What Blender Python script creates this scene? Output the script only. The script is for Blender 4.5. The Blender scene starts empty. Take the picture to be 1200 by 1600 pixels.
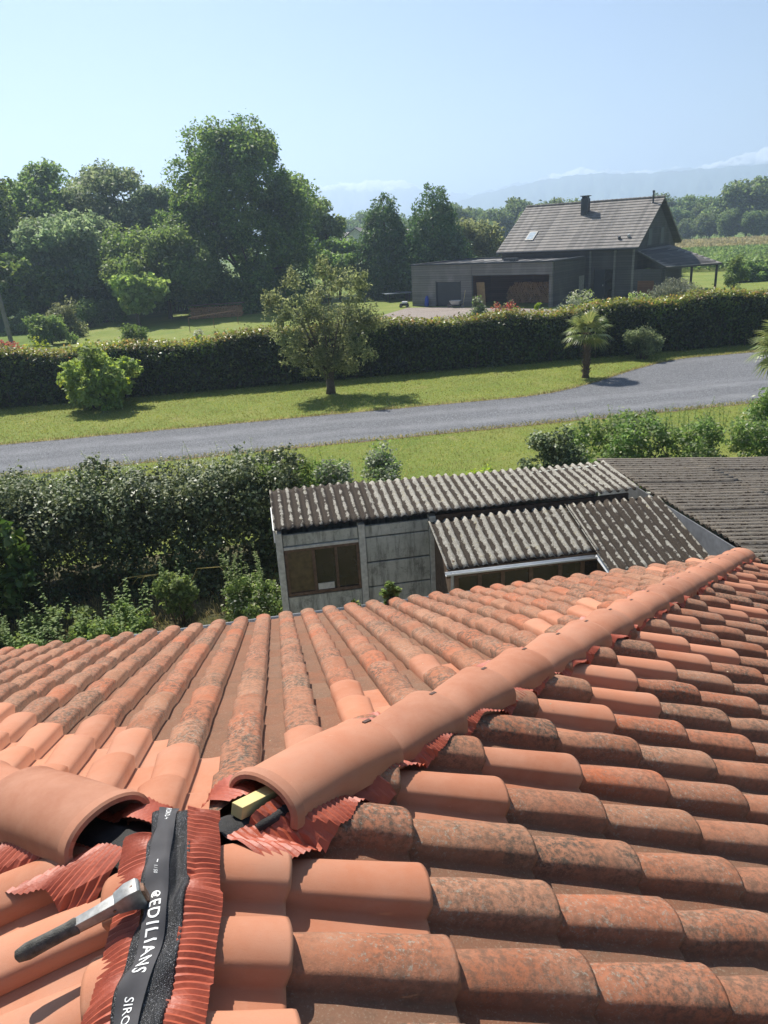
import bpy, bmesh, math, random
import numpy as np
from mathutils import Vector, Matrix

rnd = random.Random(7)
R = math.radians
scene = bpy.context.scene
COL = scene.collection

# ---------------------------------------------------------------- camera, world, sun
cam_data = bpy.data.cameras.new('camera')
cam = bpy.data.objects.new('camera', cam_data)
COL.objects.link(cam)
right = Vector((0.98292928, -0.17595413, -0.05376038))
up = Vector((0.11052246, 0.33109026, 0.93710406))
fwd = Vector((0.14708779, 0.92704875, -0.3448852))
M = Matrix((right, up, -fwd)).transposed().to_4x4()
M.translation = Vector((0.52315, -1.23607, 6.0))
cam.matrix_world = M
cam_data.sensor_fit = 'VERTICAL'
cam_data.sensor_height = 36.0
cam_data.sensor_width = 27.0
cam_data.lens = 26.49
cam_data.clip_start = 0.05
cam_data.clip_end = 30000
scene.camera = cam

SUN_EL, SUN_AZ = R(52), R(-20)            # azimuth measured from +Y towards +X
world = bpy.data.worlds.new('World')
scene.world = world
world.use_nodes = True
wn = world.node_tree.nodes
sky = wn.new('ShaderNodeTexSky')
sky.sky_type = 'NISHITA'
sky.sun_disc = False
sky.sun_elevation = SUN_EL
sky.sun_rotation = SUN_AZ
sky.altitude = 200
sky.air_density = 1.0
sky.dust_density = 0.4
sky.ozone_density = 3.5
bg = wn['Background']
bg.inputs['Strength'].default_value = 0.055
world.node_tree.links.new(sky.outputs[0], bg.inputs[0])

sun_data = bpy.data.lights.new('sun', 'SUN')
sun_data.energy = 5.0
sun_data.angle = R(0.53)
sun_data.color = (1.0, 0.945, 0.85)
sun = bpy.data.objects.new('sun', sun_data)
COL.objects.link(sun)
sd = Vector((math.sin(SUN_AZ) * math.cos(SUN_EL), math.cos(SUN_AZ) * math.cos(SUN_EL), math.sin(SUN_EL)))
sun.rotation_euler = sd.to_track_quat('Z', 'Y').to_euler()
sun.location = (0, 0, 60)

vs = scene.view_settings
vs.view_transform = 'Standard'
vs.look = 'None'
vs.exposure = 0.8
vs.gamma = 1.0
vs.use_curve_mapping = False
scene.cycles.use_denoising = True
scene.cycles.max_bounces = 6
scene.cycles.diffuse_bounces = 3
scene.cycles.transmission_bounces = 4
scene.cycles.volume_bounces = 1
scene.cycles.sample_clamp_indirect = 4

# ---------------------------------------------------------------- helpers
def tag(o, label=None, cat=None, group=None, kind=None):
    if label: o['label'] = label
    if cat: o['category'] = cat
    if group: o['group'] = group
    if kind: o['kind'] = kind
    return o

def empty(name, loc=(0, 0, 0), rz=0.0):
    o = bpy.data.objects.new(name, None)
    o.empty_display_size = 0.2
    o.location = loc
    o.rotation_euler = (0, 0, rz)
    COL.objects.link(o)
    return o

def link(name, me, parent=None, matrix=None):
    o = bpy.data.objects.new(name, me)
    COL.objects.link(o)
    if parent is not None: o.parent = parent
    if matrix is not None: o.matrix_local = matrix
    return o

class MB:
    def __init__(s): s.v = []; s.f = []
    def add(s, vs_, fs):
        b = len(s.v); s.v += [tuple(q) for q in vs_]; s.f += [tuple(b + i for i in f) for f in fs]; return s
    def box(s, c, d, m=None):
        x, y, z = d[0] / 2, d[1] / 2, d[2] / 2
        P = [Vector((sx * x, sy * y, sz * z)) for sz in (-1, 1) for sy in (-1, 1) for sx in (-1, 1)]
        if m is not None: P = [m @ q for q in P]
        P = [q + Vector(c) for q in P]
        return s.add(P, [(0, 2, 3, 1), (4, 5, 7, 6), (0, 1, 5, 4), (2, 6, 7, 3), (0, 4, 6, 2), (1, 3, 7, 5)])
    def span(s, a, b):
        return s.box([(a[i] + b[i]) / 2 for i in range(3)], [abs(b[i] - a[i]) for i in range(3)])
    def tube(s, pts, rad, n=8, caps=True):
        pts = [Vector(q) for q in pts]; base = len(s.v)
        for i, q in enumerate(pts):
            d = (pts[min(i + 1, len(pts) - 1)] - pts[max(i - 1, 0)]).normalized()
            a = d.orthogonal().normalized() if abs(d.z) > .9 else d.cross(Vector((0, 0, 1))).normalized()
            b = d.cross(a); r = rad[i] if hasattr(rad, '__len__') else rad
            for k in range(n):
                th = 2 * math.pi * k / n
                s.v.append(tuple(q + (a * math.cos(th) + b * math.sin(th)) * r))
        for i in range(len(pts) - 1):
            for k in range(n):
                s.f.append((base + i * n + k, base + i * n + (k + 1) % n, base + (i + 1) * n + (k + 1) % n, base + (i + 1) * n + k))
        if caps:
            s.f.append(tuple(base + k for k in range(n))[::-1])
            s.f.append(tuple(base + (len(pts) - 1) * n + k for k in range(n)))
        return s
    def grid(s, fn, nu, nv):
        base = len(s.v)
        for i in range(nu + 1):
            for j in range(nv + 1): s.v.append(tuple(fn(i / nu, j / nv)))
        for i in range(nu):
            for j in range(nv):
                a = base + i * (nv + 1) + j
                s.f.append((a, a + 1, a + nv + 2, a + nv + 1))
        return s
    def build(s, name, mat, parent=None, smooth=False, bevel=0.0, solid=0.0, flip=False):
        me = bpy.data.meshes.new(name)
        me.from_pydata(s.v, [], s.f)
        if bevel or flip or solid:
            bm = bmesh.new(); bm.from_mesh(me)
            if solid:
                bmesh.ops.recalc_face_normals(bm, faces=bm.faces)
                bmesh.ops.solidify(bm, geom=bm.faces[:], thickness=solid)
            if bevel:
                bmesh.ops.bevel(bm, geom=[e for e in bm.edges if e.is_manifold and e.calc_face_angle(0) > .5], offset=bevel, segments=2, affect='EDGES', profile=.6)
            bmesh.ops.recalc_face_normals(bm, faces=bm.faces)
            bm.to_mesh(me); bm.free()
        if smooth:
            me.polygons.foreach_set('use_smooth', [True] * len(me.polygons))
            if smooth == 'auto':
                bm = bmesh.new(); bm.from_mesh(me)
                for e in bm.edges:
                    if len(e.link_faces) == 2 and e.calc_face_angle(0) > R(38): e.smooth = False
                bm.to_mesh(me); bm.free()
        if mat: me.materials.append(mat)
        return link(name, me, parent)

# ---- materials
class NT:
    def __init__(s, name):
        s.m = bpy.data.materials.new(name); s.m.use_nodes = True
        s.t = s.m.node_tree; s.b = s.t.nodes['Principled BSDF']; s.out = s.t.nodes['Material Output']
    def n(s, typ, ins=None, out=0, **props):
        nd = s.t.nodes.new('ShaderNode' + typ)
        for k_, v in props.items(): setattr(nd, k_, v)
        for k_, v in (ins or {}).items(): s.set(nd.inputs[k_], v)
        return nd.outputs[out]
    def set(s, sock, v):
        if isinstance(v, bpy.types.NodeSocket): s.t.links.new(v, sock)
        else:
            if hasattr(sock.default_value, '__len__') and isinstance(v, (tuple, list)) and len(v) == 3 and len(sock.default_value) == 4: v = (*v, 1)
            sock.default_value = v
    def noise(s, vec, scale, detail=4, rough=.55, out=0, dist=0.0):
        return s.n('TexNoise', {'Vector': vec, 'Scale': scale, 'Detail': detail, 'Roughness': rough, 'Distortion': dist}, out)
    def ramp(s, fac, stops, interp='LINEAR'):
        nd = s.t.nodes.new('ShaderNodeValToRGB'); nd.color_ramp.interpolation = interp
        el = nd.color_ramp.elements
        while len(el) < len(stops): el.new(.5)
        for e, (p_, c) in zip(el, stops):
            e.position = p_; e.color = (*c, 1) if hasattr(c, '__len__') else (c, c, c, 1)
        s.set(nd.inputs[0], fac); return nd.outputs[0]
    def mix(s, fac, a, b, blend='MIX'):
        nd = s.t.nodes.new('ShaderNodeMix'); nd.data_type = 'RGBA'; nd.blend_type = blend
        s.set(nd.inputs[0], fac); s.set(nd.inputs[6], a); s.set(nd.inputs[7], b); return nd.outputs[2]
    def math(s, op, a, b=0.0, clamp=False):
        nd = s.t.nodes.new('ShaderNodeMath'); nd.operation = op; nd.use_clamp = clamp
        s.set(nd.inputs[0], a); s.set(nd.inputs[1], b); return nd.outputs[0]
    def coord(s, which='Object'):
        return s.t.nodes.new('ShaderNodeTexCoord').outputs[which]
    def mapping(s, vec, scale=(1, 1, 1), loc=(0, 0, 0)):
        return s.n('Mapping', {'Vector': vec, 'Scale': scale, 'Location': loc})
    def bump(s, h, strength=.5, dist=.01):
        nb = s.n('Bump', {'Height': h, 'Strength': strength, 'Distance': dist}); s.set(s.b.inputs['Normal'], nb); return nb
    def p(s, **kw):
        for k_, v in kw.items(): s.set(s.b.inputs[k_.replace('_', ' ')], v)
        return s

def simple(name, col, rough=.6, metal=0.0, var=.25, scale=6.0, bump=0.0, spec=.4):
    t = NT(name); c = t.coord('Object')
    nz = t.noise(c, scale, 5)
    dark = tuple(q * (1 - var) for q in col); lite = tuple(min(1, q * (1 + var)) for q in col)
    t.p(Base_Color=t.ramp(nz, [(.3, dark), (.7, lite)]), Roughness=rough, Metallic=metal)
    t.b.inputs['Specular IOR Level'].default_value = spec
    if bump: t.bump(t.noise(c, scale * 8, 3), bump, .01)
    return t.m

def leaf_mat(name, c1, c2, c3=None, trans=.45, rough=.55, spec=.22, patch=.55):
    t = NT(name)
    isl = t.n('NewGeometry', out=8)
    obj = t.n('ObjectInfo', out=5)
    cc = t.ramp(isl, [(0, c1), (.65, c2), (1, c3 or c2)])
    cc = t.n('HueSaturation', {'Hue': t.math('ADD', t.math('MULTIPLY', obj, .02), .49), 'Saturation': 1.0,
                               'Value': t.math('ADD', t.math('MULTIPLY', obj, .3), .85), 'Color': cc})
    pn = t.noise(t.coord('Object'), patch, 4, .6)
    cc = t.n('HueSaturation', {'Hue': t.ramp(pn, [(.3, .485), (.7, .505)]), 'Saturation': t.ramp(pn, [(.3, .92), (.7, 1.0)]), 'Value': t.math('ADD', t.math('MULTIPLY', pn, 1.5), .3), 'Color': cc})
    t.p(Base_Color=cc, Roughness=rough); t.b.inputs['Specular IOR Level'].default_value = spec
    tr = t.n('BsdfTranslucent', {'Color': t.n('HueSaturation', {'Hue': .485, 'Saturation': 1.1, 'Value': 1.75, 'Color': cc})})
    mx = t.n('MixShader', {0: trans, 1: t.b.outputs[0], 2: tr})
    t.t.links.new(mx, t.out.inputs[0])
    return t.m

# ---- leaves
def quad_mesh(name, V, mat, parent=None):
    n = len(V); me = bpy.data.meshes.new(name)
    me.vertices.add(4 * n); me.vertices.foreach_set('co', np.ascontiguousarray(V, dtype=np.float32).ravel())
    me.loops.add(4 * n); me.loops.foreach_set('vertex_index', np.arange(4 * n, dtype=np.int32))
    me.polygons.add(n); me.polygons.foreach_set('loop_start', np.arange(0, 4 * n, 4, dtype=np.int32))
    me.update(calc_edges=True)
    me.materials.append(mat)
    return link(name, me, parent)

def unit(a): return a / np.maximum(np.linalg.norm(a, axis=-1, keepdims=True), 1e-9)

def leaf_quads(rg, P, N, size, aspect=.55, upb=.45, rand=.8, droop=0.0, svar=.45):
    n = len(P)
    nn = unit(N * .55 + np.array([0, 0, upb * 1.5]) + rg.normal(size=(n, 3)) * rand)
    t = unit(np.cross(nn, rg.normal(size=(n, 3))))
    if droop: t = unit(t + np.array([0, 0, -droop]))
    b = unit(np.cross(nn, t))
    l = (size * (1 + rg.uniform(-svar, svar, size=(n, 1)))) / 2
    w = l * aspect
    bend = nn * l * .25
    return np.stack([P - t * l, P + b * w + bend * .6, P + t * l - bend, P - b * w + bend * .6], axis=1)

def sphere_dirs(rg, n): return unit(rg.normal(size=(n, 3)))

def crown_blobs(rg, c, rad, nb, r0, nsub=6, shape=None, fill=.8):
    """two levels of clumps on an ellipsoid (or shaped) envelope"""
    out = []
    big = []
    for i in range(nb):
        d = unit(rg.normal(size=3)); k_ = rg.uniform(.45, fill)
        if shape is None:
            q = np.array(c) + d * np.array(rad) * k_
        else:
            z = rg.uniform(0, 1); rr = shape(z) * k_ * 1.05; a = rg.uniform(0, 6.283)
            q = np.array([c[0] + math.cos(a) * rr * rad[0], c[1] + math.sin(a) * rr * rad[1], c[2] + (z * 2 - 1) * rad[2]])
        r = r0 * rg.uniform(.7, 1.25); big.append((q, r))
        for j in range(nsub):
            e = unit(rg.normal(size=3)); e[2] = abs(e[2]) * .8 + e[2] * .2
            out.append((q + e * r * .75, r * rg.uniform(.35, .6)))
    return big, out

def crown_points(rg, blobs, n, thick=.5):
    C_ = np.array([b[0] for b in blobs]); r = np.array([b[1] for b in blobs])
    w = r ** 2; idx = rg.choice(len(r), n, p=w / w.sum())
    d = sphere_dirs(rg, n); k_ = 1 - thick * rg.uniform(0, 1, n) ** 1.6
    k_ *= 1 + .22 * rg.normal(size=n) * .6
    return C_[idx] + d * (r[idx] * k_)[:, None], d

def limbs(mb, rg, base, h0, r0, targets, sides=7):
    """tapered trunk up to h0 and limbs to the clump centres"""
    base = Vector(base)
    mb.tube([base + Vector((0, 0, -.1)), base + Vector((0, 0, .12 * h0)), base + Vector((rg.uniform(-.03, .03) * h0, rg.uniform(-.03, .03) * h0, h0 * .6)), base + Vector((0, 0, h0))],
            [r0 * 1.35, r0 * 1.05, r0 * .85, r0 * .7], sides)
    for q in targets:
        q = Vector(q); a = base + Vector((0, 0, h0 * rg.uniform(.7, 1.0)))
        mid = a.lerp(q, .5) + Vector((rg.uniform(-.1, .1), rg.uniform(-.1, .1), rg.uniform(.0, .15))) * (q - a).length
        mb.tube([a, mid, q], [r0 * .5, r0 * .3, r0 * .1], 5)

def make_tree(name, label, cat, loc, h, w, mat, bark, n, leaf, seed, trunk_h=.22, nb=14, r0=.26, low=.12, shape=None, group=None, trunk_r=None, depth=None, fill=.8, aspect=.6, upb=.45, extra=None, thick=.5, nlimb=9):
    rg = np.random.default_rng(seed)
    root = empty(name, loc); tag(root, label, cat, group)
    rz = h * (1 - low) / 2; cz = h * low + rz
    big, bl = crown_blobs(rg, (0, 0, cz), (w / 2, (depth or w) / 2, rz), nb, w * r0, shape=shape, fill=fill)
    # keep the outline inside the wanted box
    bl = [(np.array([q[0], q[1], min(q[2], h - r * .9)]), r) for q, r in bl]
    if extra: bl += [(np.array(q, float), r) for q, r in extra]
    P, N = crown_points(rg, bl, n, thick)
    P[:, 2] = np.maximum(P[:, 2], .15)
    quad_mesh('crown', leaf_quads(rg, P, N, leaf, aspect, upb), mat, root)
    mb = MB(); limbs(mb, rg, (0, 0, 0), h * trunk_h, trunk_r or h * .022, [b[0] for b in big[:nlimb]])
    mb.build('trunk', bark, root, smooth=True)
    return root

def copy_tree(root, loc, rz, sc, label, group):
    r = root.copy(); COL.objects.link(r); r.location = loc; r.rotation_euler = (0, 0, rz); r.scale = (sc, sc, sc)
    r['label'] = label; r['group'] = group
    for ch in list(root.children):
        c = ch.copy(); COL.objects.link(c); c.parent = r
    return r

# ---------------------------------------------------------------- materials
def tile_old_mat():
    t = NT('weathered terracotta'); oi = t.n('ObjectInfo', out=5); isl = t.n('NewGeometry', out=8)
    rr = t.math('FRACT', t.math('ADD', t.math('MULTIPLY', oi, 7.31), isl))
    off = t.n('CombineXYZ', {0: t.math('MULTIPLY', rr, 37.0), 1: t.math('MULTIPLY', rr, 91.0), 2: t.math('MULTIPLY', rr, 53.0)})
    vec = t.n('VectorMath', {0: t.coord('Object'), 1: off}, operation='ADD')
    base = t.ramp(rr, [(0, (.31, .115, .06)), (.35, (.36, .145, .08)), (.6, (.43, .13, .06)), (.85, (.33, .15, .085)), (1, (.39, .18, .105))])
    big = t.noise(vec, 7, 4); med = t.noise(vec, 48, 8, .78); fine = t.noise(vec, 150, 5, .8)
    base = t.mix(t.ramp(big, [(.35, 0.0), (.75, .7)]), base, (.37, .20, .13))
    pan = t.n('Attribute', out=2, attribute_name='pan')
    up_ = t.n('Attribute', out=2, attribute_name='lip')
    # soot coloured lichen, dense in patches
    m1 = t.math('MULTIPLY', t.ramp(med, [(.42, 0.0), (.57, 1.0)]), t.ramp(t.noise(vec, 6, 4), [(.30, .2), (.55, 1.0)]))
    amt = t.ramp(t.math('FRACT', t.math('MULTIPLY', rr, 13.7)), [(0, .4), (.6, .8), (1, 1.0)])
    base = t.mix(t.math('MULTIPLY', m1, amt), base, (.085, .066, .05))
    m2 = t.ramp(fine, [(.56, 0.0), (.66, .75)])
    base = t.mix(t.math('MULTIPLY', m2, t.ramp(big, [(.3, .9), (.7, .25)])), base, (.13, .10, .08))
    # pale grey lichen discs
    vor = t.n('TexVoronoi', {'Vector': t.n('VectorMath', {0: vec, 1: t.noise(vec, 40, 3, out=1)}, operation='ADD'), 'Scale': 20.0, 'Randomness': 1.0})
    m3 = t.math('MULTIPLY', t.ramp(vor, [(.12, 1.0), (.2, 0.0)]), t.ramp(t.noise(vec, 9, 2), [(.50, 0.0), (.60, .85)]))
    base = t.mix(m3, base, (.40, .40, .31))
    m4 = t.math('MULTIPLY', t.ramp(t.noise(vec, 75, 5, .8), [(.54, 0.0), (.62, .7)]), t.ramp(t.noise(vec, 4, 2), [(.4, 0.0), (.6, 1.0)]))
    base = t.mix(m4, base, (.30, .285, .23))
    # dirt settled in the flat channel
    dirt = t.mix(t.ramp(med, [(.35, 0.0), (.7, 1.0)]), (.13, .062, .038), (.24, .105, .06))
    dirt = t.mix(t.ramp(t.math('FRACT', t.math('MULTIPLY', rr, 5.3)), [(0, 0.0), (1, .55)]), dirt, (.17, .12, .085))
    dirt = t.mix(t.ramp(t.noise(vec, 14, 5, .75), [(.5, 0.0), (.68, .7)]), dirt, (.10, .07, .05))
    dirt = t.mix(t.ramp(fine, [(.55, 0.0), (.66, .6)]), dirt, (.36, .29, .21))
    base = t.mix(t.math('MULTIPLY', pan, .8), base, dirt)
    t.p(Base_Color=base, Roughness=.9); t.b.inputs['Specular IOR Level'].default_value = .2
    t.bump(t.math('ADD', med, t.math('MULTIPLY', fine, .6)), .55, .004)
    return t.m

def tile_new_mat(name, a, b):
    t = NT(name); oi = t.n('ObjectInfo', out=5); isl = t.n('NewGeometry', out=8)
    rr = t.math('FRACT', t.math('ADD', t.math('MULTIPLY', oi, 5.7), isl))
    off = t.n('CombineXYZ', {0: t.math('MULTIPLY', rr, 31.0), 1: t.math('MULTIPLY', rr, 71.0), 2: rr})
    vec = t.n('VectorMath', {0: t.coord('Object'), 1: off}, operation='ADD')
    c = t.mix(t.ramp(rr, [(0, 0.0), (1, 1.0)]), tuple(q * .86 for q in a), tuple(q * 1.08 for q in b))
    c = t.mix(t.ramp(t.noise(vec, 5, 6, .7), [(.35, 0.0), (.7, .55)]), c, (.47, .25, .165))
    c = t.mix(t.ramp(t.noise(t.mapping(vec, (30, 160, 160)), 1.5, 3), [(.6, 0.0), (.75, .3)]), c, (.33, .12, .07))
    c = t.mix(t.ramp(t.noise(vec, 160, 3, .7), [(.66, 0.0), (.74, .5)]), c, (.30, .14, .10))
    c = t.mix(t.ramp(t.noise(vec, 26, 5, .7), [(.66, 0.0), (.74, .28)]), c, (.58, .36, .26))
    c = t.mix(t.ramp(t.noise(vec, 2.2, 5, .7), [(.5, 0.0), (.72, .35)]), c, (.36, .21, .15))
    t.p(Base_Color=c, Roughness=.78); t.b.inputs['Specular IOR Level'].default_value = .3
    t.bump(t.noise(vec, 220, 3, .7), .18, .002)
    return t.m

OLD = tile_old_mat()
NEW = tile_new_mat('fresh terracotta', (.40, .15, .078), (.47, .19, .105))
RIDGE = tile_new_mat('ridge terracotta', (.345, .137, .077), (.40, .163, .093))

def pleat_mat():
    t = NT('red coated aluminium'); c = t.coord('Object')
    t.p(Base_Color=t.ramp(t.noise(c, 25, 4), [(.3, (.30, .055, .024)), (.7, (.40, .082, .036))]), Roughness=.55)
    t.b.inputs['Specular IOR Level'].default_value = .6
    t.bump(t.noise(c, 120, 3), .3, .003)
    return t.m
PLEAT = pleat_mat()

def mesh_fabric():
    t = NT('black woven mesh'); c = t.coord('Object')
    w1 = t.n('TexChecker', {'Vector': c, 'Scale': 520.0, 'Color1': (1, 1, 1, 1), 'Color2': (0, 0, 0, 1)}, 1)
    sp = t.ramp(t.noise(c, 420, 2, .8), [(.55, 0.0), (.66, 1.0)])  # pale specks: sparkle of the mesh put into its colour
    t.p(Base_Color=t.mix(t.math('MULTIPLY', w1, sp), (.014, .014, .016), (.42, .42, .44)), Roughness=.36)
    t.b.inputs['Specular IOR Level'].default_value = .4
    t.bump(t.math('ADD', t.noise(c, 380, 2, .8), w1), .9, .003)
    return t.m
MESHF = mesh_fabric()
RIBBON = simple('grey ribbon film', (.062, .060, .064), .75, 0, .12, 20, 0, .2)
WHITE = simple('white print', (.75, .75, .74), .6, 0, .04)
STEEL = simple('scratched steel', (.27, .27, .265), .5, .6, .25, 60, .04)
RUST = simple('rusty steel edge', (.26, .15, .10), .6, .4, .4, 70, .2)
RUBBER = simple('worn black rubber', (.085, .08, .07), .75, 0, .45, 45, .4)
PINE = simple('yellow pine', (.62, .50, .22), .7, 0, .12, 14)
FELT = simple('black underlay felt', (.025, .024, .024), .8, 0, .3, 30, .4)
DECK = simple('roof boarding', (.09, .055, .04), .9)
RENDER_ = simple('pale render', (.48, .44, .38), .9, 0, .12, 3, .2)
ZINC = simple('weathered zinc', (.42, .43, .44), .5, .5, .15, 9)
WHITEPVC = simple('white plastic gutter', (.72, .73, .73), .45, 0, .08, 5)
LEADF = simple('grey lead flashing', (.19, .195, .205), .6, .2, .25, 7, .1)
CLIPM = simple('brown metal clip', (.13, .075, .055), .5, .4)

def lawn_mat():
    t = NT('lawn'); c = t.coord('Object')
    a = t.noise(c, .35, 5, .6); b = t.noise(c, 2.4, 5, .7); f = t.noise(c, 34, 4, .8)
    col = t.ramp(a, [(.3, (.135, .20, .03)), (.5, (.195, .245, .045)), (.72, (.28, .29, .075))])
    col = t.mix(t.ramp(b, [(.4, 0.0), (.75, .6)]), col, (.26, .25, .085))
    col = t.mix(t.ramp(f, [(.35, .55), (.6, 0.0)]), col, (.075, .12, .02))
    col = t.mix(t.ramp(t.noise(c, .9, 3), [(.62, 0.0), (.78, .55)]), col, (.33, .26, .12))
    t.p(Base_Color=col, Roughness=.85); t.b.inputs['Specular IOR Level'].default_value = .15
    t.bump(f, .8, .05)
    return t.m
LAWN = lawn_mat()

def gravel_mat(name, a, b, c3, sc=42, tracks=()):
    t = NT(name); c = t.coord('Object')
    v = t.n('TexVoronoi', {'Vector': c, 'Scale': float(sc), 'Randomness': 1.0}, 1)
    vd = t.n('TexVoronoi', {'Vector': c, 'Scale': float(sc), 'Randomness': 1.0}, 0)
    g = t.n('SeparateColor', {0: v}, 0)
    col = t.ramp(g, [(0, a), (.55, b), (1, c3)])
    n1 = t.noise(c, .5, 5, .65); n2 = t.noise(t.mapping(c, (.06, .8, 1)), 1.4, 4)
    col = t.mix(t.ramp(n1, [(.35, .0), (.75, .35)]), col, tuple(q * .62 for q in b))
    col = t.mix(t.ramp(n2, [(.5, .0), (.72, .35)]), col, c3)
    col = t.mix(t.ramp(t.noise(c, 9, 5, .8), [(.5, 0.0), (.7, .35)]), col, tuple(q * .5 for q in a))
    yy = t.n('SeparateXYZ', {0: t.n('VectorMath', {0: c, 1: t.n('VectorMath', {0: t.noise(c, .25, 2, out=1), 1: (0, 1.2, 0)}, operation='MULTIPLY')}, operation='ADD')}, 1)
    for cen in tracks:
        dd = t.math('ABSOLUTE', t.math('SUBTRACT', yy, cen))
        col = t.mix(t.math('MULTIPLY', t.ramp(dd, [(.12, 1.0), (.5, 0.0)]), t.ramp(t.noise(c, 1.2, 4, .7), [(.3, .1), (.7, .5)])), col, c3)
    t.p(Base_Color=col, Roughness=.9); t.b.inputs['Specular IOR Level'].default_value = .2
    t.bump(t.math('ADD', vd, t.noise(c, 12, 4, .8)), .9, .03)
    return t.m
GRAVEL = gravel_mat('grey gravel', (.105, .11, .12), (.18, .185, .20), (.31, .315, .33), tracks=(23.1, 24.8))
YARDGRAVEL = gravel_mat('pink gravel', (.20, .16, .14), (.32, .27, .24), (.42, .37, .33), 30)
EARTH = simple('dry edging soil', (.20, .145, .075), .95, 0, .4, 8, .5)

def yard_mat():
    t = NT('rough yard ground'); c = t.coord('Object')
    col = t.ramp(t.noise(c, 1.1, 5, .7), [(.3, (.06, .075, .02)), (.55, (.13, .105, .045)), (.75, (.21, .16, .08))])
    col = t.mix(t.ramp(t.noise(c, 26, 4, .8), [(.4, .5), (.6, 0.0)]), col, (.04, .045, .014))
    t.p(Base_Color=col, Roughness=.95); t.bump(t.noise(c, 30, 4, .8), .8, .05)
    return t.m
YARD = yard_mat()

def ground_mat():
    t = NT('meadow'); c = t.coord('Object')
    col = t.ramp(t.noise(c, .03, 5, .6), [(.3, (.11, .17, .035)), (.55, (.165, .215, .05)), (.75, (.24, .245, .08))])
    col = t.mix(t.ramp(t.noise(c, 1.2, 5, .7), [(.35, .5), (.65, 0.0)]), col, (.055, .085, .018))
    t.p(Base_Color=col, Roughness=.95); t.b.inputs['Specular IOR Level'].default_value = .1
    return t.m
MEADOW = ground_mat()

def fibro_mat(name, mossy, tint=None):
    """weathered corrugated fibre cement: pale crests, black moss lying in the troughs"""
    t = NT(name); c = t.coord('Object'); oi = t.n('ObjectInfo', out=5)
    off = t.n('CombineXYZ', {0: t.math('MULTIPLY', oi, 43.0), 1: t.math('MULTIPLY', oi, 17.0), 2: 0.0})
    vec = t.n('VectorMath', {0: c, 1: off}, operation='ADD')
    col = t.ramp(t.noise(vec, 22, 6, .75), [(.3, (.22, .20, .165)), (.5, (.34, .32, .275)), (.7, (.48, .46, .41))])
    col = t.mix(t.ramp(t.noise(vec, 70, 4, .8), [(.5, 0.0), (.64, .8)]), col, (.09, .08, .065))
    col = t.mix(t.ramp(t.noise(vec, 9, 4, .7), [(.58, 0.0), (.7, .5)]), col, (.36, .31, .15))
    if tint: col = t.mix(.6, col, tint)
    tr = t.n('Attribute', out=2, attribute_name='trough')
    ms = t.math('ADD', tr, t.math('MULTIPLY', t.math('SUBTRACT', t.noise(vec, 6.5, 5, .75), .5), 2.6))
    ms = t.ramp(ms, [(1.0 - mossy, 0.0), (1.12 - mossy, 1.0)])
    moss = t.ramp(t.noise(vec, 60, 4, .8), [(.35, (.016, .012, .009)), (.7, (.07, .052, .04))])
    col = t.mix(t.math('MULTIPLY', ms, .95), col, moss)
    t.p(Base_Color=col, Roughness=.95); t.b.inputs['Specular IOR Level'].default_value = .15
    t.bump(t.math('ADD', t.noise(vec, 45, 4, .8), t.math('MULTIPLY', ms, .8)), .8, .012)
    return t.m
FIBRO = fibro_mat('old fibre cement', .50)
FIBRO_M = fibro_mat('mossy fibre cement', .92)
FIBRO_B = fibro_mat('brown fibre cement', .50, (.15, .115, .085))

def concrete_mat():
    t = NT('stained concrete'); c = t.coord('Object')
    col = t.ramp(t.noise(c, 3, 5, .65), [(.3, (.38, .395, .345)), (.7, (.55, .56, .50))])
    streak = t.noise(t.mapping(c, (9, 9, 1.2)), 1.3, 4, .7)
    col = t.mix(t.ramp(streak, [(.46, 0.0), (.66, .8)]), col, (.13, .135, .115))
    col = t.mix(t.ramp(t.noise(c, 5, 6, .75), [(.52, 0.0), (.66, .65)]), col, (.16, .165, .14))
    col = t.mix(t.ramp(t.noise(c, 40, 4, .8), [(.55, 0.0), (.7, .4)]), col, (.10, .10, .085))
    t.p(Base_Color=col, Roughness=.92); t.bump(t.noise(c, 35, 4, .7), .35, .008)
    return t.m
CONCRETE = concrete_mat()
CONCRETE_L = simple('pale concrete post', (.50, .50, .45), .9, 0, .22, 14, .2)
BROWNWOOD = simple('weathered brown wood', (.13, .085, .055), .85, 0, .4, 16, .3)
def glass_mat(name, col, rough=.08):
    t = NT(name); c = t.coord('Object')
    t.p(Base_Color=t.ramp(t.noise(c, 4, 4), [(.35, col), (.7, tuple(q * 1.9 for q in col))]), Roughness=rough); t.b.inputs['Specular IOR Level'].default_value = .8
    return t.m
GLASS = glass_mat('dusty dark glass', (.018, .016, .011))
CURTAIN = simple('brown board behind glass', (.10, .075, .035), .35, 0, .4, 9)
# ---------------------------------------------------------------- the setting
GX = 4400
g = MB().add([(-GX, -600, 0), (GX, -600, 0), (GX, 4400, 0), (-GX, 4400, 0)], [(0, 1, 2, 3)]).build('ground', MEADOW)
tag(g, kind='structure')

def sheet(name, pts, z, mat, kind='structure'):
    o = MB().add([(x, y, z) for x, y in pts], [tuple(range(len(pts)))]).build(name, mat)
    return tag(o, kind=kind)

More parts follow.
